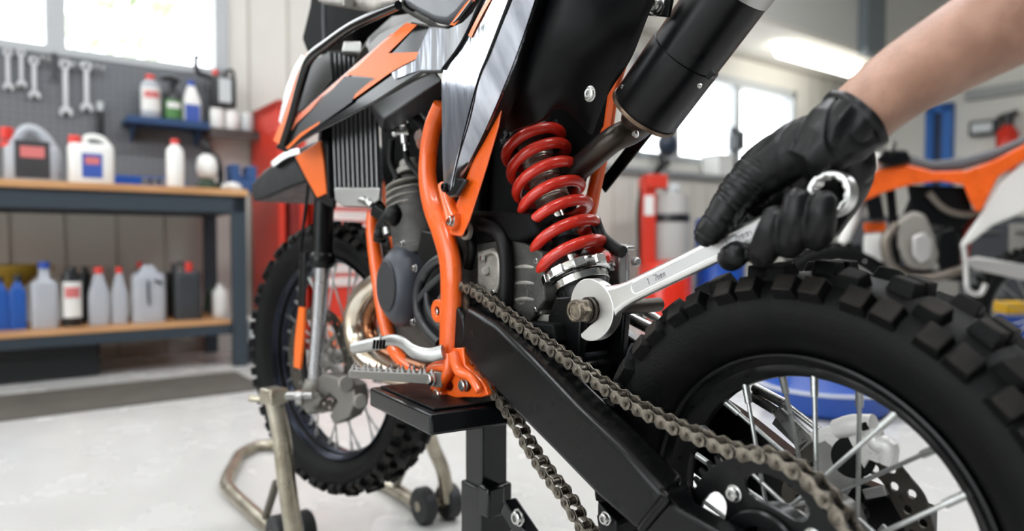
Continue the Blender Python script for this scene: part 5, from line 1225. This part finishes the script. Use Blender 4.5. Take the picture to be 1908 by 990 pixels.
mb = MB(); mb.box((0, 0, .03), (.12, .12, .06)); mb.box((-.04, 0, .10), (.05, .11, .10)); mb.build('fixed_jaw', bv, t_, bevel=.006); mb = MB(); mb.box((.05, 0, .10), (.05, .11, .09)); mb.box((.02, 0, .07), (.12, .06, .05)); mb.build('moving_jaw', bv, t_, bevel=.006); mb = MB(); mb.cyl((.07, 0, .07), (.13, 0, .07), .012); mb.cyl((.12, -.07, .07), (.12, .07, .07), .006); mb.build('screw_handle', steel, t_)
k, _ = WK(432, 345, .12); t_ = wthing('rag', k, .12, zt1, 'crumpled white rag beside the blue vise', 'rag')
mb = MB(); mb.ball((0, 0, .02), .05, 18, (1.1, .8, .5))
for v in mb.v: v += V((0, 0, 1))*.012*pnoise(v*40)
mb.build('cloth', PL['white_label'], t_)
# blue wall shelf with three bottles
k0, z0 = WK(231, 232, .62); k1, z1 = WK(384, 240, .62); zb_ = (WK(231, 221, .55)[1]+WK(384, 231, .55)[1])/2
t_ = wthing('wall_shelf', (k0+k1)/2, .62, zb_-.03, 'narrow dark blue metal shelf mounted on the grey tool board', 'shelf')
mb = MB(); mb.box((0, 0, .018), (k1-k0, .20, .025)); mb.box((0, -.095, .022), (k1-k0, .008, .04)); mb.build('shelf_plate', mat('shelf_navy', (28, 62, 104), .45), t_, bevel=.002)
for x in (-.4, .4): MB().prism([V((x*(k1-k0), .10, 0)), V((x*(k1-k0), .10, -.08)), V((x*(k1-k0), -.06, 0))], (.012, 0, 0)).build('bracket', mat('shelf_navy', (0, 0, 0)), t_)
gw = 'bottles on the blue wall shelf'; zb2 = zb_
bottle(281, 140, 222, 38, .60, 'round', 'silver_plastic', 'red_cap', 'silver bottle with red cap on the blue wall shelf', gw, 'white_label', (.2, .7, .8), 'pink_label', zb=zb2)
o, H, hw, hd = bottle(322, 160, 226, 34, .60, 'round', 'black_can_plastic', None, 'black spray bottle with green label on the blue wall shelf', gw, 'green_label', (.1, .6, .8), 'white_label', zb=zb2, name='spray_bottle')
mb = MB(); mb.tube([(0, 0, H*.9), (0, 0, H*1.12)], [.018, .022], 12); mb.tube([(-.06, 0, H*1.16), (0, 0, H*1.2), (.035, 0, H*1.1)], [.014, .022, .014], 12); mb.build('trigger_head', PL['black_can_plastic'], o)
bottle(357, 152, 229, 34, .60, 'taper', 'white_plastic', 'blue_cap', 'white bottle with blue cap and blue label on the wall shelf', gw, 'blue_label', (.05, .45, .8), zb=zb2)
# ledge right of the tool board
k0, zl = WK(385, 244, .6); k1, zl2 = WK(487, 246, .6); zl = (zl+zl2)/2
t_ = wthing('wall_shelf', (k0+k1)/2, .62, zl-.02, 'thin dark wall ledge right of the tool board carrying white tubs', 'shelf')
mb = MB(); mb.box((0, 0, .01), (k1-k0, .22, .018)); mb.box((0, -.1, -.01), (k1-k0, .01, .05)); mb.build('shelf_plate', mat('ledge_brown', (70, 64, 60), .5), t_, bevel=.002)
for px, w_, yt, lab in ((404, 26, 203, 'square white tub under the black oil can on the thin ledge'), (432, 26, 208, 'square white tub, second from the tool board on the thin ledge'), (460, 24, 212, 'translucent tub nearest the red cabinet on the thin ledge')):
    bottle(px, yt, 240, w_, .60, 'can', 'white_plastic' if px < 450 else 'clear_grey', 'white_plastic', lab, 'tubs on the thin ledge', zb=zl, name='tub', cat='tub', capw=.98)
_, zc_ = WK(415, 204, .60)
o, H, hw, hd = bottle(416, 132, 200, 46, .62, 'jerry', 'black_can_plastic', 'red_cap', 'black oil can with pale label stacked above the white tubs', None, 'clear_grey', (.1, .75, .5), name='oil_can', cat='oil can', capoff=-.6, capw=.25)
mb = MB(); mb.tube([(hw*.2, 0, H*.82), (hw*.3, 0, H), (hw*.8, 0, H*1.02), (hw*.9, 0, H*.8)], .010, 10); mb.build('handle', PL['black_can_plastic'], o)
k, z = WK(380, 140, .60); t_ = wthing('shelf_bracket', k, .62, z, 'black angled clamp at the right end of the tool board', 'clamp'); mb = MB(); mb.tube([(-.04, 0, .10), (-.03, 0, .02), (.03, 0, .0), (.10, 0, -.02)], [.014, .016, .016, .012], 10); mb.tube([(-.05, 0, .10), (-.02, 0, .11)], .014, 10); mb.build('clamp_body', PL['black_can_plastic'], t_)
# black crate under the bench
k, _ = WK(60, 690, .2); t_ = wthing('storage_crate', k-.1, .33, 0, 'black plastic storage crate on the floor under the workbench', 'crate')
mb = MB(); mb.box((0, 0, .09), (.75, .40, .17)); mb.build('crate_body', PL['black_can_plastic'], t_, bevel=.012); mb = MB(); mb.box((0, 0, .183), (.78, .43, .014)); mb.build('lid', PL['charcoal_can'], t_, bevel=.004)
# spanners hanging on the board
gsp = 'spanners hanging on the tool board'
for i, (px, y0, y1, w_, lab) in enumerate(((14, 96, 168, 13, 'leftmost hanging spanner with its ring end down'), (39, 97, 163, 12, 'hanging spanner, second from the left on the tool board'), (63, 112, 184, 14, 'plain flat spanner hanging third from the left'), (101, 102, 150, 8, 'thin dark hanging tool between the plain spanner and the long spanner'), (121, 118, 216, 16, 'longest hanging spanner with open jaw, fourth from the left'), (160, 122, 208, 15, 'rightmost hanging spanner on the tool board'))):
    k, z1 = WK(px, y0, .70); _, z0 = WK(px, y1, .70); w = (WK(px+w_/2, y1, .70)[0]-WK(px-w_/2, y1, .70)[0]); H = z1-z0
    t_ = wthing('hanging_spanner', k, .69, z0, lab, 'spanner', gsp)
    mm = mat('spanner_steel', (200, 202, 204), .4, .5) if i != 3 else PL['charcoal_can']
    mb = MB(); mb.box((0, 0, H*.5), (w*.62, .008, H*.84)); mb.build('shank', mm, t_, bevel=.003)
    mb = MB(); mb.lathe([(w*.32, -.006), (w*.72, -.006), (w*.72, .006), (w*.32, .006)], (0, 0, H*.97), (0, 1, 0), 20, closed=True); mb.build('ring_end', mm, t_)
    mb = MB(); o_ = [(w*.8*math.cos(a), w*.8*math.sin(a)) for a in [math.radians(-50+280*q/20) for q in range(21)]]+[(-w*.3, -w*.1), (0, w*.15), (w*.3, -w*.1)]
    mb.prism([V((x, -.006, z+w*.5)) for x, z in o_], (0, .012, 0)); mb.build('open_jaw', mm, t_)
    hk = wthing('board_hook', k, .70, z1, 'small wire hook on the tool board', 'hook', 'hooks on the tool board'); mb = MB(); mb.tube([(0, .04, .0), (0, -.03, -.002), (0, -.035, .012)], .004, 8); mb.build('wire', steel, hk)
for px, py in ((78, 112), (90, 116), (135, 125), (148, 128), (178, 130), (190, 133)):
    k, z = WK(px, py, .70); hk = wthing('board_hook', k, .70, z, 'small wire hook on the tool board', 'hook', 'hooks on the tool board'); mb = MB(); mb.tube([(0, .03, .0), (0, -.04, -.004), (0, -.045, .016)], .005, 8); mb.build('wire', steel, hk)
k, z = WK(187, 225, .68); t_ = wthing('hanging_brush', k, .68, z, 'black handled brush hanging on the tool board above the white canister', 'brush'); mb = MB(); mb.box((0, 0, -.02), (.035, .02, .15)); mb.build('handle', PL['black_can_plastic'], t_, bevel=.006); mb = MB(); mb.box((0, 0, .08), (.03, .015, .05)); mb.build('ferrule', PL['clear_grey'], t_, bevel=.003)

# ------------------------------------------------------------------ red cabinets
redm = mat('cabinet_red', (200, 52, 34), .4)
ka, _ = WK(487, 400, .15); kb, _ = WK(548, 400, .15); _, zr = WK(515, 182, .15)
t_ = wthing('locker', (ka+kb)/2+.10, .44, 0, 'tall open red metal locker next to the workbench', 'locker')
w = (kb-ka)*.9
mb = MB(); mb.box((-w/2+.02, 0, zr/2), (.04, .5, zr)); mb.box((w/2-.02, 0, zr/2), (.04, .5, zr)); mb.box((0, 0, zr-.03), (w, .5, .06)); mb.box((0, 0, .95), (w, .5, .05)); mb.box((0, 0, .05), (w, .5, .1)); mb.box((0, .24, zr/2), (w, .02, zr)); mb.build('carcass', redm, t_, bevel=.004)
mb = MB(); mb.box((0, .1, zr-.18), (w*.6, .2, .22)); mb.build('back_panel', PL['clear_grey'], t_, bevel=.003)
mb = MB(); mb.box((.02, -.23, .5), (w-.10, .02, .80)); mb.build('door_panel', mat('dark_red', (120, 28, 22), .45), t_, bevel=.004)
ka, _ = WK(545, 400, .1); kb, _ = WK(698, 400, .1); w = kb-ka; ztop = WK(640, 330, .1)[1]
t_ = wthing('tool_chest', (ka+kb)/2+.16, .36, 0, 'red tool chest with a column of pale drawer fronts behind the front wheel', 'tool chest')
mb = MB(); mb.box((0, 0, ztop/2+.05), (w, .5, ztop-.1)); mb.build('carcass', redm, t_, bevel=.006)
for i in range(7):
    zc0 = WK(640, 378+i*24.5, .1)[1]
    mb = MB(); mb.box((0, -.258, zc0), (w-.03, .02, .052)); d_o = mb.build('drawer', mat('drawer_pale', (224, 208, 204), .4), t_, bevel=.004)
    mb = MB(); mb.bar((-w*.3, -.275, zc0+.018), (w*.3, -.275, zc0+.018), .012, .010); mb.build('drawer_handle', PL['white_plastic'], d_o, bevel=.002)
mb = MB()
for x in (-.4, .4):
    for y in (-.18, .18): mb.cyl((x*w-.015, y, .05), (x*w+.015, y, .05), .05, n=20)
mb.build('casters', PL['black_can_plastic'], t_)
# clutter by the bench leg
for px, py, w_, hh, mm, lab in ((480, 655, 26, .13, 'charcoal_can', 'dark box on the floor between bench leg and red locker'), (478, 590, 22, .11, 'clear_grey', 'pale box stacked on the dark box beside the bench leg')):
    k, z = WK(px, py, .12); t_ = wthing('parts_box', k, .12, 0 if py > 640 else .13, lab, 'box', 'boxes by the bench leg'); mb = MB(); mb.box((0, 0, hh/2), (.12, .14, hh)); mb.build('box_body', PL[mm], t_, bevel=.004); mb = MB(); mb.box((0, 0, hh-.006), (.125, .145, .02)); mb.build('lid', PL['white_label'], t_, bevel=.002)
# floor mat
mats = mat('floor_mat_grey', (84, 80, 74), .85, bump=.5, bscale=200, var=.12, vscale=8)
kA, hA = FK(445, 696); kB, hB = FK(490, 724); kC, hC = FK(0, 738); kD, hD = FK(0, 790)
mb = MB(); 
mh0, mh1 = (hA+hC)/2, (hB+hD)/2
mt = wthing('floor_mat', -2, (mh0+mh1)/2, .0, 'long dark grey floor mat in front of the workbench', 'mat')
mb.box((-.6, 0, .004), (2*(2+(kA+kB)/2)+1.2-0, abs(mh1-mh0), .008)); mb.build('mat_surface', mats, mt, bevel=.002)

# ------------------------------------------------------------------ right background: ledge, canisters, drum, lamp
_, zled = WK(1240, 316, .45)
kl0 = WK(1080, 316, .45)[0]; kl1 = WK(1420, 330, .45)[0]
t_ = wthing('wall_counter', (kl0+kl1)/2, .58, 0, 'pale wall counter with a grey top under the far windows', 'counter')
mb = MB(); mb.box((0, .01, zled-.03), (kl1-kl0, .30, .05)); mb.build('counter_top', mat('counter_grey', (140, 142, 142), .5), t_, bevel=.004)
mb = MB(); mb.box((0, .03, (zled-.06)/2), (kl1-kl0-.04, .24, zled-.06)); mb.build('cabinet_body', mat('counter_cream', (206, 202, 192), .6), t_, bevel=.004)
mb = MB()
for i in range(1, 12): mb.box(((i/12-.5)*(kl1-kl0), -.092, (zled-.1)/2), (.012, .008, zled-.14))
mb.build('door_seams', mat('wall_seam', (0, 0, 0)), t_)
def rthing(name, px, py, Y, rz=0):
    p = D(px, py, Y); return p
# grinder head on the counter
p = D(1240, 318, 7.3); 
k, z = WK(1240, 316, .58); t_ = wthing('bench_lamp', k, .58, zled, 'dark round-headed work lamp standing on the pale wall counter', 'work lamp')
mb = MB(); mb.lathe([(.07, 0), (.07, .02), (.02, .03), (.02, .09)], (-.05, 0, 0), (0, 0, 1), 20); mb.tube([(-.05, 0, .08), (-.06, 0, .15), (-.01, 0, .20)], .03, 12); mb.build('stand', PL['black_can_plastic'], t_)
mb = MB(); mb.ball((.03, 0, .26), .115, 24, (1, .8, 1.05)); mb.build('lamp_head', mat('navy_lamp', (34, 44, 60), .35), t_)
k, z = WK(1367, 300, .58); t_ = wthing('drill_stand', k, .58, zled, 'slim dark upright drill stand before the far window', 'drill stand')
mb = MB(); mb.box((0, 0, .02), (.2, .15, .03)); mb.cyl((0, 0, .02), (0, 0, .52), .03); mb.build('pillar', PL['charcoal_can'], t_, bevel=.003); mb = MB(); mb.box((.02, -.02, .36), (.12, .12, .16)); mb.box((.06, 0, .47), (.22, .04, .04)); mb.build('drill_head', PL['charcoal_can'], t_, bevel=.01)
k, z = WK(1338, 305, .58); t_ = wthing('storage_box', k, .58, zled, 'plain white box left of the slim drill stand', 'box'); mb = MB(); mb.box((0, 0, .10), (.24, .2, .2)); mb.build('box_body', PL['white_label'], t_, bevel=.006); mb = MB(); mb.box((0, 0, .2), (.26, .22, .02)); mb.build('lid', PL['white_plastic'], t_, bevel=.004)
# red stand with canister (oil dispenser)
def fthing(name, px, pyf, label, cat, rz=0, group=None):
    p = FL(px, pyf); o = empty(name, p, rz); tag(o, label, cat, group); return o, p.y/FPX
t_, u_ = fthing('oil_dispenser', 1238, 602, 'red drum dispenser with grey canister and red pump column', 'dispenser', math.radians(12))
redg = mat('gloss_drum_red', (214, 44, 24), .25, coat=.3)
def px_(n): return n*u_
mb = MB(); mb.lathe([(px_(44), 0), (px_(49), .015), (px_(49), px_(100)), (px_(46), px_(112)), (px_(30), px_(118))], (0, 0, 0), (0, 0, 1), 40); dr = mb.build('drum', redg, t_, ang=40)
mb = MB(); mb.lathe([(px_(30), 0), (px_(33), px_(3)), (px_(33), px_(118)), (px_(28), px_(124))], (px_(12), 0, px_(116)), (0, 0, 1), 32); can = mb.build('grey_canister', mat('canister_grey', (160, 158, 154), .45), t_, ang=40)
mb = MB(); mb.lathe([(px_(34), 0), (px_(34.5), px_(2)), (px_(34.5), px_(13)), (px_(34), px_(15))], (px_(12), 0, px_(188)), (0, 0, 1), 32); mb.build('black_strap', PL['black_can_plastic'], can)
mb = MB(); mb.tube([(px_(12), 0, px_(236)), (px_(12), 0, px_(252))], px_(12), 14, smooth=False); mb.tube([(px_(0), 0, px_(250)), (px_(24), 0, px_(252))], px_(8), 12, smooth=False); mb.build('canister_neck', PL['clear_grey'], can)
mb = MB(); mb.box((px_(-36), 0, px_(190)), (px_(26), px_(26), px_(160))); mb.box((px_(-24), -.02, px_(262)), (px_(40), px_(34), px_(26))); pc_ = mb.build('pump_column', redm, t_, bevel=.012)
mb = MB(); mb.box((px_(-38), -px_(14), px_(218)), (px_(18), .006, px_(36))); mb.build('paper_label', PL['white_label'], pc_)
mb = MB(); mb.tube([(px_(-48), 0, px_(250)), (px_(-54), 0, px_(200)), (px_(-50), 0, px_(110))], px_(3), 8); mb.tube([(px_(-20), 0, px_(276)), (px_(-8), 0, px_(292)), (px_(6), 0, px_(300))], px_(6), 10); mb.build('hose', rubber_s, t_)
t_, u_ = fthing('steel_drum', 1340, 598, 'blue steel drum to the right of the red dispenser', 'drum')
bl = mat('drum_blue', (22, 72, 160), .35)
mb = MB(); R_ = 45*u_; H = 190*u_
mb.lathe([(R_*.97, 0), (R_, .01), (R_, H*.30), (R_*1.03, H*.32), (R_, H*.34), (R_, H*.64), (R_*1.03, H*.66), (R_, H*.68), (R_, H-.01), (R_*.97, H), (R_*.95, H-.02)], (0, 0, 0), (0, 0, 1), 48); dm = mb.build('drum_body', bl, t_, ang=40)
mb = MB(); mb.lathe([(.03, 0), (.03, .02)], (R_*.5, 0, H-.02), (0, 0, 1), 16); mb.cyl((-R_*.5, 0, H-.02), (-R_*.5, 0, H+.01), .018); mb.build('bung', steel, t_)
# ceiling lamp
c0_ = D(1452, 92, 6.9); c1_ = c0_+EV*1.5
t_ = empty('ceiling_lamp', (c0_+c1_)/2, WROT); tag(t_, 'bright tubular ceiling lamp under the cream soffit', 'ceiling lamp')
lampm = mat('lamp_tube', (255, 252, 246), .5, emit=5)
r_l = .072
mb = MB(); mb.tube([(-.75, 0, 0), (-.72, 0, 0), (.72, 0, 0), (.75, 0, 0)], [r_l*.8, r_l, r_l, r_l*.8], 20, smooth=False); mb.build('light_tube', lampm, t_)
mb = MB(); mb.box((0, 0, r_l+.02), (1.4, .06, .03)); mb.cyl((-.5, 0, r_l+.03), (-.5, 0, max(.12, 2.62-c0_.z)), .008); mb.cyl((.5, 0, r_l+.03), (.5, 0, max(.12, 2.62-c0_.z)), .008); mb.build('housing', frame_w, t_)
# right wall: blue door post, rail, wall-mounted items
def RWp(px, py):
    return plane_hit(px, py, G(kc-.03, 0, 0), EV)
def rwall_h(px): 
    r = RWp(px, 300)-G0; return r.dot(MV)
ha, hb = rwall_h(1727), rwall_h(1776)
wob('door_1', mat('door_post_blue', (30, 98, 176), .45), [(kc-.10, kc, hb, hb+(ha-hb)*.36, 0, 2.4), (kc-.10, kc, ha-(ha-hb)*.3, ha, 0, 2.4), (kc-.10, kc, hb, ha, 2.3, 2.4)])
wob('door_panel', mat('door_navy', (18, 44, 76), .45), [(kc-.05, kc-.02, hb+.02, ha-.02, 0, 2.32)], kind=None, parent=bpy.data.objects['door_1'])
zr_ = RWp(1866, 170).z
wob('trim_3', mat('rail_grey', (150, 152, 150), .5), [(kc-.12, kc, -6, rwall_h(1800), zr_-.06, zr_+.06)])
q = RWp(1838, 240); t_ = empty('wall_speaker', q, WROT); tag(t_, 'grey box-shaped horn on the right wall above the second motorcycle', 'horn'); mb = MB(); mb.box((-.08, 0, 0), (.12, .30, .18)); mb.build('horn_body', PL['charcoal_can'], t_, bevel=.02); mb = MB(); mb.box((-.15, 0, 0), (.02, .22, .11)); mb.build('horn_grille', PL['clear_grey'], t_, bevel=.01)
q = RWp(1885, 245); t_ = empty('fire_extinguisher', q, WROT); tag(t_, 'red extinguisher with black head on the right wall', 'fire extinguisher'); mb = MB(); mb.lathe([(.09, -.45), (.11, -.42), (.11, .0), (.06, .08), (.04, .1)], (-.13, 0, -.03), (0, 0, 1), 24); mb.build('cylinder_body', redg, t_, ang=50); mb = MB(); mb.tube([(-.13, 0, .05), (-.13, 0, .2)], .055, 12, smooth=False); mb.tube([(-.13, .1, .15), (-.13, -.1, .2)], .03, 10, smooth=False); mb.build('valve', PL['black_can_plastic'], t_)
# blue oil tray seen through the rear wheel
t_, u_ = fthing('drain_tub', 1540, 762, 'blue plastic drain tub with pale rim on the floor, seen through the rear wheel', 'tub')
mb = MB(); mb.lathe([(.20, 0), (.235, .02), (.26, .10), (.25, .10), (.22, .03)], (0, 0, 0), (0, 0, 1), 48); mb.build('tray_body', bl, t_); mb = MB(); mb.lathe([(.248, .098), (.264, .098), (.264, .106), (.248, .106)], (0, 0, 0), (0, 0, 1), 48, closed=True); mb.build('rim', mat('tray_rim', (200, 204, 210), .4), t_)
mb = MB(); mb.lathe([(.02, 0), (.246, 0), (.244, .006), (.02, .012)], (0, 0, .088), (0, 0, 1), 48); mb.build('lid', bl, t_)
# yellow caddy
t_, u_ = fthing('tool_caddy', 1885, 690, 'yellow tool caddy with a blue handle behind the big tyre', 'caddy')
zt_ = D(1885, 562, FL(1885, 690).y).z
mb = MB(); mb.box((0, 0, zt_-.03), (.14, .10, .06)); mb.build('yellow_top', mat('caddy_yellow', (230, 180, 30), .45), t_, bevel=.008); mb = MB(); mb.box((0, 0, (zt_-.06)/2), (.12, .09, zt_-.06)); mb.build('blue_body', bl, t_, bevel=.006)

pA = FL(1620, 640); pB = D(1960, 400, pA.y); zc9 = D(1700, 402, pA.y).z
t_ = empty('drawer_cabinet', ((pA.x+pB.x)/2, pA.y+.25, 0)); tag(t_, 'low dark grey drawer cabinet behind the second motorcycle', 'cabinet'); W9 = pB.x-pA.x
mb = MB(); mb.box((0, 0, zc9/2), (W9, .5, zc9)); mb.build('carcass', mat('cabinet_grey', (64, 66, 68), .6), t_, bevel=.01)
for i in range(4):
    for j in range(3):
        mb = MB(); mb.box(((i-1.5)*W9/4, -.255, zc9*(.2+.3*j)), (W9/4-.03, .02, zc9*.27)); d_o = mb.build('drawer', mat('cabinet_drawer_%d' % ((i+j) % 3), ((96, 98, 98), (58, 60, 64), (130, 128, 122))[(i+j) % 3], .6), t_, bevel=.004)
        mb = MB(); mb.bar(((i-1.5)*W9/4-.1, -.28, zc9*(.27+.3*j)), ((i-1.5)*W9/4+.1, -.28, zc9*(.27+.3*j)), .015, .015); mb.build('handle', steel, d_o)
# ------------------------------------------------------------------ second motorcycle
YB = 3.25
def QB(px, py, off=0): return D(px, py, YB+off)
b0 = QB(1740, 454); b2 = empty('motorcycle', (b0.x, b0.y, 0), 0); tag(b2, 'second orange and white off-road motorcycle parked in the right background', 'motorcycle')
def QL(px, py, off=0): return QB(px, py, off)-V((b0.x, b0.y, 0))
def slab(name, pts, m, w, parent=b2, bevel=.01, off0=None):
    o0_ = -w/2 if off0 is None else off0
    mb = MB(); mb.prism([QL(x, y, o0_) for x, y in pts], [QL(x, y, o0_+w) for x, y in pts]); return mb.build(name, m, parent, bevel=bevel, seg=3, ang=30)
slab('seat', [(1640, 300), (1660, 286), (1700, 290), (1740, 300), (1800, 292), (1860, 275), (1908, 254), (1960, 228), (1960, 246), (1908, 272), (1850, 300), (1790, 318), (1730, 318), (1690, 310), (1650, 322)], mat('grey_seat', (84, 84, 86), .6), .20, bevel=.02)
slab('body_panel', [(1586, 378), (1600, 330), (1640, 316), (1690, 306), (1740, 320), (1800, 318), (1850, 300), (1908, 270), (1965, 240), (1960, 275), (1908, 300), (1860, 330), (1830, 392), (1818, 396), (1806, 372), (1795, 345), (1750, 338), (1700, 344), (1650, 358), (1592, 382)], orange, .24, bevel=.012)
slab('headset', [(1630, 300), (1650, 278), (1690, 280), (1700, 300), (1660, 312)], blk_plastic, .3)
slab('airbox', [(1690, 345), (1800, 348), (1815, 400), (1790, 430), (1700, 410)], blk_plastic, .16)
slab('engine', [(1670, 410), (1700, 392), (1725, 400), (1740, 440), (1750, 480), (1730, 505), (1690, 500), (1672, 460)], mat('bg_engine', (150, 146, 138), .5, .4), .22, bevel=.02)
slab('tail_fairing', [(1908, 300), (1960, 290), (1960, 370), (1900, 400), (1850, 420), (1810, 452), (1790, 466), (1788, 456), (1820, 410), (1860, 345)], mat('bg_white', (216, 214, 208), .4), .20, bevel=.012)
slab('swingarm', [(1790, 485), (1820, 478), (1905, 492), (1990, 520), (1990, 545), (1905, 522), (1820, 504)], mat('bg_alloy', (196, 194, 190), .4, .6), .10, bevel=.01)
slab('radiator', [(1612, 372), (1640, 362), (1650, 410), (1620, 412)], blk_plastic, .22)
slab('orange_clamp', [(1608, 415), (1650, 412), (1652, 432), (1610, 434)], orange, .08)
slab('white_plate', [(1610, 436), (1648, 436), (1646, 490), (1608, 490)], mat('bg_white', (0, 0, 0)), .10)
mb = MB(); mb.tube([QL(1640, 290), QL(1610, 360), QL(1575, 440), QL(1545, 520)], [.03, .03, .026, .024], 14); mb.tube([QL(1640, 290, .16), QL(1610, 360, .16), QL(1575, 440, .16), QL(1545, 520, .16)], [.03, .03, .026, .024], 14); mb.build('fork', mat('bg_white', (0, 0, 0)), b2)
mb = MB(); mb.tube([QL(1690, 400), QL(1720, 360), QL(1790, 440), QL(1800, 520)], .02, 12); mb.tube([QL(1660, 500), QL(1800, 520)], .02, 12); mb.tube([QL(1655, 320), QL(1665, 420), QL(1670, 500)], .02, 12); mb.build('frame', blk_satin, b2)
slab('cylinder_head', [(1722, 372), (1748, 362), (1766, 392), (1760, 430), (1738, 436), (1724, 410)], mat('bg_dark_engine', (70, 68, 66), .5, .4), .14, bevel=.01)
slab('side_case', [(1744, 430), (1775, 420), (1792, 440), (1790, 500), (1752, 510), (1742, 470)], blk_plastic, .18, bevel=.02)
slab('clutch_case', [(1700, 440), (1722, 432), (1738, 450), (1736, 480), (1716, 492), (1700, 478)], mat('bg_alloy', (196, 194, 190), .4, .6), .04, bevel=.012, off0=-.16)
mb = MB(); mb.tube([QL(1668, 420, -.1), QL(1650, 450, -.12), QL(1664, 500, -.12), QL(1720, 520, -.1), QL(1800, 500, -.08)], .022, 14); mb.tube([QL(1730, 360, -.1), QL(1760, 390, -.1), QL(1800, 400, -.08), QL(1850, 390, -.06)], .016, 12); mb.build('exhaust_pipe', mat('bg_pipe', (120, 112, 102), .4, .7), b2)
mb = MB(); mb.tube([QL(1820, 395, 0), QL(1800, 440, 0), QL(1790, 490, 0)], .03, 14); mb.build('shock_absorber', mat('bg_red', (150, 40, 26), .4), b2)
mb = MB(); mb.tube([QL(1795, 460, -.12), QL(1800, 500, -.14), QL(1803, 540, -.16), QL(1825, 548, -.16), QL(1836, 530, -.16)], .012, 10); mb.build('kick_stand', mat('bg_alloy', (0, 0, 0)), b2)
mb = MB(); mb.tube([QL(1660, 285, -.3), QL(1665, 270, -.1), QL(1665, 270, .1), QL(1660, 285, .3)], .012, 10); mb.build('handlebar', blk_satin, b2)
for px, R_, sgn in ((1555, .33, 0), (1935, .32, 0)):
    we = empty('wheel', QL(px, 555), -.03, b2); we.location.z = R_+.0
    mb = MB(); pr = tyre_profile(R_, .1, R_-.09); mb.lathe(pr+[(r, -t) for r, t in pr[-2::-1]], (0, 0, 0), (0, 1, 0), 48, closed=True)
    for i in range(44):
        a = 2*PI*i/44
        for t in (-.03, .03): mb.box(V((math.cos(a), 0, math.sin(a)))*(R_-.012)+V((0, t, 0)), (.02, .02, .022), Matrix.Rotation(-a, 3, 'Y'))
    mb.build('tyre', rubber, we); mb = MB(); mb.lathe([(R_-.095, -.02), (R_-.085, -.02), (R_-.085, .02), (R_-.095, .02)], (0, 0, 0), (0, 1, 0), 48, closed=True); mb.lathe([(.02, -.04), (.03, -.04), (.03, .04), (.02, .04)], (0, 0, 0), (0, 1, 0), 20, closed=True)
    for i in range(18):
        a = 2*PI*i/18; mb.cyl((.03*math.cos(a+.3), 0, .03*math.sin(a+.3)), ((R_-.09)*math.cos(a), 0, (R_-.09)*math.sin(a)), .002, n=5)
    mb.build('rim', alu, we)

# ------------------------------------------------------------------ light
w = bpy.data.worlds.new('World'); sc.world = w; w.use_nodes = True
bg = w.node_tree.nodes['Background']; bg.inputs['Color'].default_value = (.93, .97, 1.0, 1); bg.inputs['Strength'].default_value = WORLD
def strip(k, h, z, L_, lab):
    t = empty('ceiling_lamp', G(k, h, z), WROT); tag(t, lab, 'ceiling lamp', 'workshop ceiling lamps')
    mb = MB(); mb.box((0, 0, 0), (L_, .16, .03)); mb.build('diffuser', mat('diffuser_panel', (248, 250, 255), .5, emit=STRIP), t)
    mb = MB(); mb.box((0, 0, .04), (L_+.04, .2, .05)); mb.cyl((-L_*.4, 0, .05), (-L_*.4, 0, 4.5-z), .006); mb.cyl((L_*.4, 0, .05), (L_*.4, 0, 4.5-z), .006); mb.build('housing', frame_w, t)
for k, h in ((-2.2, -2.0), (.4, -2.0), (3.0, -2.0), (-2.2, -4.4), (.4, -4.4), (3.0, -4.4)):
    strip(k, h, 3.4, 1.6, 'long ceiling lamp hanging above the workshop floor, out of the picture')

# ------------------------------------------------------------------ camera
cam = bpy.data.cameras.new('camera'); co = bpy.data.objects.new('camera', cam); COL.objects.link(co); sc.camera = co
co.location = CAM; co.rotation_euler = (PI/2-TH, 0, 0); cam.sensor_width = 36; cam.lens = FPX*36/1908; cam.clip_start = .02; cam.clip_end = 200
cam.dof.use_dof = True; cam.dof.focus_distance = .80; cam.dof.aperture_fstop = 2.7
sc.view_settings.view_transform = 'Standard'; sc.view_settings.look = 'None'; sc.view_settings.gamma = 1; sc.view_settings.use_curve_mapping = False; sc.view_settings.exposure = EXPO
